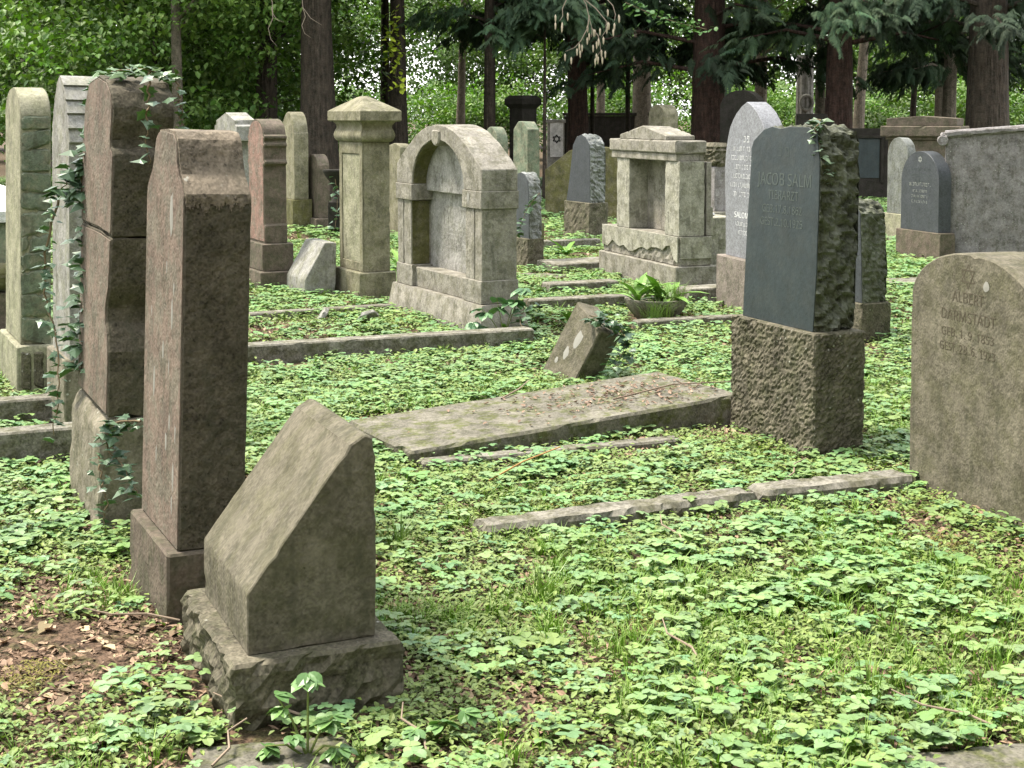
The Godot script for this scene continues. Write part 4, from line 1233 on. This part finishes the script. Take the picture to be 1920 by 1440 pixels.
func all_ivy() -> void:
	for i in 3: mats["ivy%d" % i] = ivy_leaf(i)
	for i in 2: mats["maple%d" % i] = maple_leaf(i)
	var fresh := Color(.085, .15, .06)
	ivy("ivy spreading along the top of the broken reddish slab", [Vector3(-1.737, 1.789, -6.100), Vector3(-1.588, 1.794, -5.750), Vector3(-1.454, 1.801, -5.620), Vector3(-1.395, 1.782, -5.700), Vector3(-1.367, 1.761, -5.850)], 80, 0.045, Vector3(0, .01, 0), 0.035, fresh, .004)
	ivy("pale ivy strand hanging down the broken slab's crusted side", [Vector3(-1.387, 1.783, -5.500), Vector3(-1.393, 1.671, -5.500), Vector3(-1.405, 1.528, -5.500), Vector3(-1.392, 1.430, -5.500)], 11, 0.05, Vector3(.02, 0, .03), 0.02, Color(.075, .13, .075), .005)
	ivy("short ivy strand hanging from the broken slab's back corner", [Vector3(-1.313, 1.759, -5.620), Vector3(-1.300, 1.672, -5.620), Vector3(-1.291, 1.562, -5.620)], 8, 0.045, Vector3(.02, 0, .03), 0.02, Color(.075, .13, .075), .004)
	ivy("dense dark ivy cascade on the broken slab's left side", [Vector3(-1.750, 1.773, -6.150), Vector3(-1.768, 1.631, -6.150), Vector3(-1.799, 1.450, -6.120), Vector3(-1.840, 1.359, -6.100), Vector3(-1.831, 1.245, -6.100), Vector3(-1.809, 1.086, -6.100), Vector3(-1.825, 0.882, -6.080), Vector3(-1.835, 0.699, -6.080), Vector3(-1.841, 0.520, -6.050)], 230, 0.058, Vector3(-.03, 0, .03), 0.075, Color(.06, .11, .06), .004)
	ivy("ivy shoot sticking out between stepped and broken stones", [Vector3(-1.794, 1.427, -6.100), Vector3(-1.874, 1.371, -6.100), Vector3(-1.929, 1.311, -6.150), Vector3(-1.960, 1.258, -6.200)], 34, 0.066, Vector3(-.01, 0, .02), 0.05, Color(.06, .11, .06), .004)
	ivy("brown-stemmed ivy dangling before the cream carved stone", [Vector3(-2.086, 1.252, -6.600), Vector3(-2.137, 1.114, -6.620), Vector3(-2.181, 0.913, -6.650), Vector3(-2.171, 0.763, -6.650), Vector3(-2.121, 0.620, -6.600), Vector3(-2.086, 0.454, -6.550), Vector3(-2.088, 0.290, -6.500), Vector3(-2.105, 0.154, -6.500)], 60, 0.05, Vector3(0, 0, .02), 0.035, Color(.06, .11, .06), .006)
	ivy("ivy crawling over the broken slab's rounded plinth", [Vector3(-1.392, 0.475, -5.300), Vector3(-1.472, 0.471, -5.320), Vector3(-1.526, 0.451, -5.320), Vector3(-1.508, 0.354, -5.300), Vector3(-1.436, 0.306, -5.250), Vector3(-1.378, 0.219, -5.200)], 64, 0.046, Vector3(-.01, 0, .03), 0.04, Color(.075, .13, .075), .004)
	ivy("ivy tangle at the plinth's lower corner beside the tall reddish slab", [Vector3(-1.566, 0.340, -5.360), Vector3(-1.549, 0.245, -5.330), Vector3(-1.522, 0.151, -5.300), Vector3(-1.543, 0.070, -5.300)], 14, 0.045, Vector3(-.01, 0, .03), 0.04, Color(.06, .11, .06), .004)
	ivy("small ivy strand crossing the little granite stone", [Vector3(0.291, 0.800, -15.000), Vector3(0.213, 0.710, -15.000), Vector3(0.140, 0.598, -15.000), Vector3(0.084, 0.463, -15.000), Vector3(0.045, 0.334, -15.000)], 24, 0.07, Vector3(0, 0, .02), 0.02, Color(.075, .13, .075), .004)
	ivy("ivy crown and pale strand hanging over the slate slab's split edge", [Vector3(1.413, 1.592, -6.850), Vector3(1.470, 1.597, -6.820), Vector3(1.431, 1.557, -6.780), Vector3(1.446, 1.469, -6.760), Vector3(1.472, 1.394, -6.760), Vector3(1.493, 1.293, -6.760)], 46, 0.042, Vector3(.01, 0, .02), 0.022, Color(.13, .19, .12), .004)
	ivy("ivy draped over the small lopsided slab", [Vector3(0.467, 0.408, -8.600), Vector3(0.580, 0.382, -8.600), Vector3(0.661, 0.333, -8.600), Vector3(0.680, 0.260, -8.550), Vector3(0.638, 0.139, -8.500), Vector3(0.600, 0.107, -8.500)], 90, 0.055, Vector3(.01, .01, .03), 0.06, Color(.075, .13, .095), .004)
	ivy("ivy around the dark stone vase", [Vector3(-2.350, 0.772, -19.000), Vector3(-2.309, 0.524, -19.000), Vector3(-2.339, 0.240, -19.000), Vector3(-2.386, -0.036, -18.900)], 22, 0.08, Vector3(0, 0, .03), 0.06, Color(.06, .11, .06), .004)
	ivy("ivy at the arched monument's right corner", [Vector3(0.118, 0.266, -10.500), Vector3(0.057, 0.151, -10.200), Vector3(0.093, 0.037, -9.950), Vector3(0.000, -0.030, -9.900)], 26, 0.07, Vector3(0, .02, .02), 0.07, Color(.075, .13, .075), .004)
	ivy("dried reddish creeper stem climbing the cream stone's front edge", [Vector3(-2.903, 0.279, -8.430), Vector3(-2.894, 0.533, -8.430), Vector3(-2.902, 0.787, -8.430), Vector3(-2.887, 1.039, -8.430), Vector3(-2.883, 1.385, -8.430)], 40, 0.02, Vector3(-.004, 0, .006), 0.012, Color(.2, .075, .035), .003)

# ------------------------------------------------------------------ trees
func spray(n: int, size: float, spread: float, flat: float) -> ArrayMesh:
	var m := Mesher.new()
	m.colored = true
	for i in n:
		m.tint = green(rng.randf() - .4)
		var p := Vector3(rng.randfn(0, spread), rng.randfn(0, spread * flat), rng.randfn(0, spread))
		leaf(m, Transform3D(Basis(Vector3.UP, rng.randf() * TAU) * Basis(Vector3.BACK, rng.randf_range(-.9, .3)) * Basis(Vector3.RIGHT, rng.randf_range(-.5, .5)), p), size * rng.randf_range(.7, 1.2), size * .75, .25, .2, 2)
	return m.mesh()

func frond(n: int) -> ArrayMesh:      # drooping conifer branchlet along +x
	var m := Mesher.new()
	m.colored = true
	for i in n:
		var t := float(i) / n
		var c := Vector3(.55 * t, -.22 * t * t, 0)
		for s in [-1, 1]:
			m.tint = green(rng.randf() - .5)
			var l := .2 * (1.0 - .65 * t) * rng.randf_range(.8, 1.2)
			var b := Basis(Vector3.UP, s * rng.randf_range(.5, .85)) * Basis(Vector3.BACK, rng.randf_range(-.6, -.15))
			leaf(m, Transform3D(b, c), l, .032, .1, .4, 2)
			leaf(m, Transform3D(b * Basis(Vector3.UP, s * .5), c + b * Vector3(l * .4, 0, 0)), l * .6, .028, .1, .4, 2)
	return m.mesh()

func trunk(m: Mesher, h: float, r: float, lean: Vector3, sides := 16, ph := 0.0) -> void:
	var rings := []
	var y := -.2
	while y < h:
		var t := clampf(y / h, 0, 1)
		var rr := r * (1.0 - .75 * t) * (1.0 + .45 * exp(-maxf(y, 0.0) * 2.2))
		var c := lean * t * h + Vector3(nz.get_noise_1d(y * 9.0 + ph), 0, nz.get_noise_1d(y * 9.0 + ph + 500.0)) * .12 * minf(1.0, r * 3.0)
		var row := PackedVector3Array()
		for k in sides:
			var a := TAU * k / sides
			var q := rr * (1.0 + .10 * nz.get_noise_3d(cos(a) * 120.0 + ph, y * 8.0, sin(a) * 120.0) + .05 * nz.get_noise_3d(cos(a) * 400.0, y * 30.0 + ph, sin(a) * 400.0))
			row.append(c + Vector3(cos(a) * q, y, -sin(a) * q))
		rings.append(row)
		y += .18 if y < 4.5 else .7
	for i in rings.size() - 1:
		for k in sides:
			var j := (k + 1) % sides
			m.quad(rings[i][k], rings[i][j], rings[i + 1][j], rings[i + 1][k])

# kind: 0 broadleaf, 1 conifer
func tree(called: String, label: String, x: float, z: float, r: float, h: float, kind: int, low: float, wide: float, n: int, tone: Color, bark: String, lean := Vector3.ZERO, group := "", size := 1.0, pruned := false) -> void:
	var o := thing(called, label, "tree", Vector3(x, 0, z), 0, group)
	var m := Mesher.new()
	trunk(m, h * .93, r, lean, 16 if r > .15 else 9, x * 37.0)
	part("trunk", m.mesh(.5), stone(bark), o)
	if n == 0: return
	var limbs := Mesher.new()
	var xs := [[], [], []]; var cs := [[], [], []]
	var clumps := int(n / 26.0) + 4
	for c in clumps:
		var t := pow(rng.randf(), 1.25)
		var y := lerpf(low, h, t)
		var a := rng.randf() * TAU
		var reach: float
		if kind == 1: reach = wide * (1.0 - .8 * t) * rng.randf_range(.5, 1.0)
		else: reach = wide * sqrt(maxf(.05, 1.0 - pow(t * 2.0 - .75, 2.0) * .6)) * rng.randf_range(.35, 1.0)
		var root := Vector3(lean.x * y, y * .92, lean.z * y)
		var tip := root + Vector3(cos(a) * reach, (.35 if kind == 0 else -.12) * reach + y * .08, sin(a) * reach)
		var mid := root.lerp(tip, .5) + Vector3(0, .1 * reach, 0)
		tube(limbs, [root, mid, tip], [minf(.05, r * .25) * (1.2 - t), minf(.03, r * .16) * (1.2 - t), .006], 5)
		var own := rng.randf_range(.6, 1.5)  # clump tone, painting patches of sun into the leaf colour
		for i in (44 if kind == 1 else 26):
			var k := rng.randi() % 3
			var v := (.65 + .6 * rng.randf()) * own
			if kind == 1:
				var s := rng.randf_range(.35, 1.05)
				var p := root.lerp(mid, s * 2.0) if s < .5 else mid.lerp(tip, s * 2.0 - 1.0)
				p += Vector3(rng.randfn(0, .16), rng.randfn(0, .12), rng.randfn(0, .16))
				xs[k].append(Transform3D((Basis(Vector3.UP, -a + rng.randfn(0, .7)) * Basis(Vector3.BACK, rng.randf_range(-.7, .1))).scaled(Vector3.ONE * rng.randf_range(.55, 1.05) * size), p))
			else:
				var d := Vector3(rng.randfn(0, 1), rng.randfn(0, .6), rng.randfn(0, 1)) * (.42 * size + wide * .07)
				xs[k].append(Transform3D((Basis(Vector3.UP, rng.randf() * TAU) * Basis(Vector3.RIGHT, rng.randf_range(-.4, .4))).scaled(Vector3.ONE * rng.randf_range(.75, 1.3) * size), tip + d))
			if pruned:
				var w: Vector3 = o.position + xs[k][-1].origin
				if w.z < .8 and absf(w.x) < .46 * absf(w.z) + 2.6:
					xs[k].pop_back(); continue
			cs[k].append(Color(tone.r * v * (1.0 + .3 * rng.randf()), tone.g * v, tone.b * v))
	part("limbs", limbs.mesh(.3), stone(bark), o)
	var crown := Node3D.new()
	crown.name = "crown"
	o.add_child(crown)
	for k in 3:
		copies("foliage", mats[["spray", "frond"][kind] + str(k)], leafy("needle" if kind == 1 else "tree_leaf", .75 if kind == 1 else .55, Color(.25, .3, .12) if kind == 1 else Color(.62, .75, .25)), xs[k], cs[k], crown).set_meta("kind", "stuff")

func trees() -> void:
	for k in 3:
		mats["spray%d" % k] = spray(20, .11, .24, .45)
		mats["frond%d" % k] = frond(15)
	var dark := Color(.105, .195, .045)       # one leaf green for every broadleaf tree
	var mid := dark
	var lit := dark
	var con := Color(.03, .062, .026)
	# dark trunks of the near wood
	tree("broadleaf_tree", "thick dark trunk rising behind the capped pillar", -3.65, -27, .36, 13, 0, 4.2, 3.4, 700, dark, "bark")
	tree("broadleaf_tree", "dark shaded trunk left of the thick trunk behind the moulded rose stone", -5.12, -30, .25, 12, 0, 2.6, 3.0, 800, dark, "bark")
	tree("broadleaf_tree", "rugged dark trunk with yellow leaves painted sunlit between pillar and arched monument", -2.36, -30, .21, 12, 0, 3.9, 2.6, 420, mid, "bark", Vector3(-.01, 0, 0))
	tree("broadleaf_tree", "slimmer brown trunk just left of the rugged dark trunk", -3.18, -36, .15, 11, 0, 4.2, 2.4, 420, mid, "bark")
	tree("conifer", "slender straight black trunk above the arched monument", -.47, -30, .14, 12, 1, 3.1, 2.2, 800, con, "bark")
	tree("conifer", "reddish-brown conifer trunk beside the white star panel", 1.45, -32, .25, 14, 1, 2.9, 3.0, 1300, con, "bark_red")
	tree("conifer", "massive red-brown conifer trunk behind the stone shrine", 4.09, -30, .41, 15, 1, 2.7, 3.4, 1500, con, "bark_red")
	tree("conifer", "black forked-looking trunk behind the dark slate slab", 6.45, -28.5, .3, 14, 1, 3.0, 3.0, 1100, con, "bark_red", Vector3(.012, 0, 0))
	tree("conifer", "largest black trunk at the upper right edge", 8.95, -27, .42, 15, 1, 3.2, 2.6, 900, con, "bark")
	tree("conifer", "dark trunk with drooping feathery boughs right of the fluted column", 10.2, -33.5, .18, 13, 1, 2.7, 2.8, 1200, con, "bark_pale")
	tree("sapling", "thin bare dark sapling stem between the slim stone and mossy wall", .60, -26.5, .04, 6, 1, 3.0, 1.4, 160, con, "bark")
	tree("sapling", "thin black stem right of the reddish-brown conifer trunk", 1.82, -32.5, .06, 9, 1, 3.4, 1.5, 200, con, "bark")
	tree("sapling", "slim dark stem left of the massive red-brown trunk", 2.75, -34, .07, 9, 1, 3.2, 1.5, 200, con, "bark")
	tree("sapling", "curved black stem left of the feathery boughs", 10.15, -36.5, .09, 10, 1, 4.0, 1.6, 200, con, "bark", Vector3(.03, 0, 0))
	tree("broadleaf_tree", "pale rough trunk glimpsed between dark conifers", 3.95, -44, .33, 14, 0, 5.4, 3.4, 500, mid, "bark_pale")
	tree("broadleaf_tree", "forked pale trunk left of the fluted column", 7.2, -42, .22, 11, 0, 3.4, 2.8, 700, mid, "bark_pale", Vector3(.02, 0, 0))
	tree("broadleaf_tree", "pale trunk right beside the fluted column", 7.5, -35, .14, 11, 0, 4.4, 2.4, 500, mid, "bark_pale")
	tree("broadleaf_tree", "leaning pale trunk in the bright gap at upper right", 11.0, -46, .2, 11, 0, 4.6, 3.0, 500, lit, "bark_pale", Vector3(.06, 0, 0))
	tree("broadleaf_tree", "pale trunk half hidden behind the corniced monument's tree", 11.5, -38.5, .2, 11, 0, 4.0, 2.6, 500, mid, "bark_pale")
	tree("broadleaf_tree", "light grey trunk at the far upper left", -15.3, -45, .24, 12, 0, 3.8, 3.2, 800, lit, "bark_pale", Vector3(.03, 0, 0))
	tree("broadleaf_tree", "pale trunk behind the broken ivy-clad slab", -6.29, -27, .12, 10, 0, 3.3, 2.2, 400, mid, "bark_pale")
	tree("broadleaf_tree", "slim leaning trunk in the bright gap above the arched monument", -1.7, -46, .16, 10, 0, 3.8, 2.4, 500, lit, "bark_pale", Vector3(.03, 0, 0))
	tree("broadleaf_tree", "grey trunk far behind the memorial wall", 3.1, -50, .18, 11, 0, 4.2, 2.8, 500, lit, "bark_pale")
	# leafy understorey that closes the view on the left
	for q in [[-7.2, -29, "dark leafy young maple behind the stepped stone"], [-9.8, -32, "broad dark maple sapling at the upper left"], [-6.2, -34, "dark bushy maple between the left trunks"], [-17.5, -50, "bushy maple at the far left edge"], [-11.0, -46, "bright maple between the far left trunks"], [-7.4, -47, "bright bushy maple seen past the broken slab"]]:
		tree("young_maple", q[2], q[0], q[1], .07, 6.5, 0, .9, 2.5, 700, lit if q[1] < -40 else mid if q[0] < -9.0 else dark, "bark", Vector3.ZERO, "", 1.2)
	# added trees with crowns out of view, put in to shade the trunks
	for q in [[-5.7, -33.4], [-4.1, -30.3], [-2.6, -33.2], [1.6, -35.4], [4.5, -33.0], [7.1, -31.4], [9.85, -29.7], [11.0, -36.2], [-8.4, -31.5], [-11.6, -36.5], [-.53, -33.8], [4.7, -34.6], [-10.6, -43.0]]:
		tree("added_canopy_tree", "added tall tree whose unseen crown shades the dark trunks", q[0], q[1], .12, 13, 0, 5.4, 3.6, 620, dark, "bark", Vector3.ZERO, "added canopy trees", 1.6)
	# bright belt far behind
	for i in 15:
		var bx := -30.0 + i * 4.3 + rng.randf_range(-1, 1)
		tree("distant_tree", "sunlit leafy tree in the bright belt far behind the dark trunks", bx, -60.0 - rng.randf() * 14.0, .14, rng.randf_range(6, 10), 0, .8, 3.8, 760, lit, "bark", Vector3.ZERO, "distant sunlit trees", 1.7)
	for i in 8:
		tree("distant_shrub", "pale leafy shrub at the foot of the distant trees", -15.0 + i * 4.6 + rng.randf_range(-1, 1), -50.0 - rng.randf() * 5.0, .05, rng.randf_range(1.8, 3.0), 0, .3, 2.0, 420, dark, "bark", Vector3.ZERO, "distant shrubs", 1.1)

# the wood goes on to the right of the picture and behind the camera; it keeps the sky from the stones' right-hand sides
func wood_around() -> void:
	var tone := Color(.105, .195, .045)
	for q in [[8.0, -4.5], [9.6, -8.5], [8.0, 1.6], [2.2, 8.2], [-3.2, 9.5], [6.6, 6.5], [11.5, 0.5], [-9.0, 8.0], [12.5, -6.5], [-13.5, -3.0], [-14.5, -14.0]]:
		tree("bordering_tree", "leafy tree of the wood around the graveyard", q[0], q[1], .25, 13, 0, 1.8, 3.6, 1300, tone, "bark", Vector3.ZERO, "trees of the surrounding wood", 1.5, true)

# ------------------------------------------------------------------ the scene
func _ready() -> void:
	rng.seed = 20240611
	nz.seed = 7; nz.frequency = 0.01; nz.fractal_octaves = 3
	ridge.seed = 5; ridge.noise_type = FastNoiseLite.TYPE_SIMPLEX; ridge.frequency = 1.0; ridge.fractal_type = FastNoiseLite.FRACTAL_RIDGED; ridge.fractal_octaves = 3
	rock.seed = 11; rock.noise_type = FastNoiseLite.TYPE_CELLULAR; rock.frequency = 1.0; rock.fractal_octaves = 2; rock.cellular_return_type = FastNoiseLite.RETURN_DISTANCE2_SUB; rock.cellular_jitter = 1.0
	var cam := Camera3D.new()
	cam.name = "camera"
	cam.position = Vector3(0, 1.62, 0)
	cam.rotation_degrees = Vector3(-3.5, 0, 0)
	cam.set_frustum(0.0267957, Vector2(0, -0.006339), 0.05, 900.0)
	add_child(cam)
	var env := WorldEnvironment.new()
	env.name = "environment"
	var e := Environment.new()
	var sm := ProceduralSkyMaterial.new()
	sm.sky_top_color = Color(.96, .975, 1.0)
	sm.sky_horizon_color = Color(1.0, 1.0, .985)
	sm.sky_curve = .25
	sm.ground_bottom_color = Color(.2, .2, .17)
	sm.ground_horizon_color = Color(.5, .52, .48)
	var sk := Sky.new()
	sk.sky_material = sm
	e.background_mode = Environment.BG_SKY
	e.sky = sk
	e.background_energy_multiplier = 0.9
	e.tonemap_mode = Environment.TONE_MAPPER_LINEAR
	e.tonemap_exposure = 3.8
	e.sdfgi_enabled = true; e.ssao_enabled = true; e.ssil_enabled = true
	env.environment = e
	add_child(env)
	var sun := DirectionalLight3D.new()
	sun.name = "sun"
	sun.light_color = Color(1, .97, .91)
	sun.light_energy = 0.75
	sun.light_angular_distance = 11.0
	sun.shadow_enabled = true
	sun.rotation_degrees = Vector3(-60, -112, 0)
	add_child(sun)
	ground()
	front_stones()
	middle_stones()
	far_stones()
	kerbs()
	print("stones")
	trees()
	wood_around()
	print("trees")
	all_ivy()
	hanging()
	planted()
	undergrowth()
	small_things()
	print("plants")
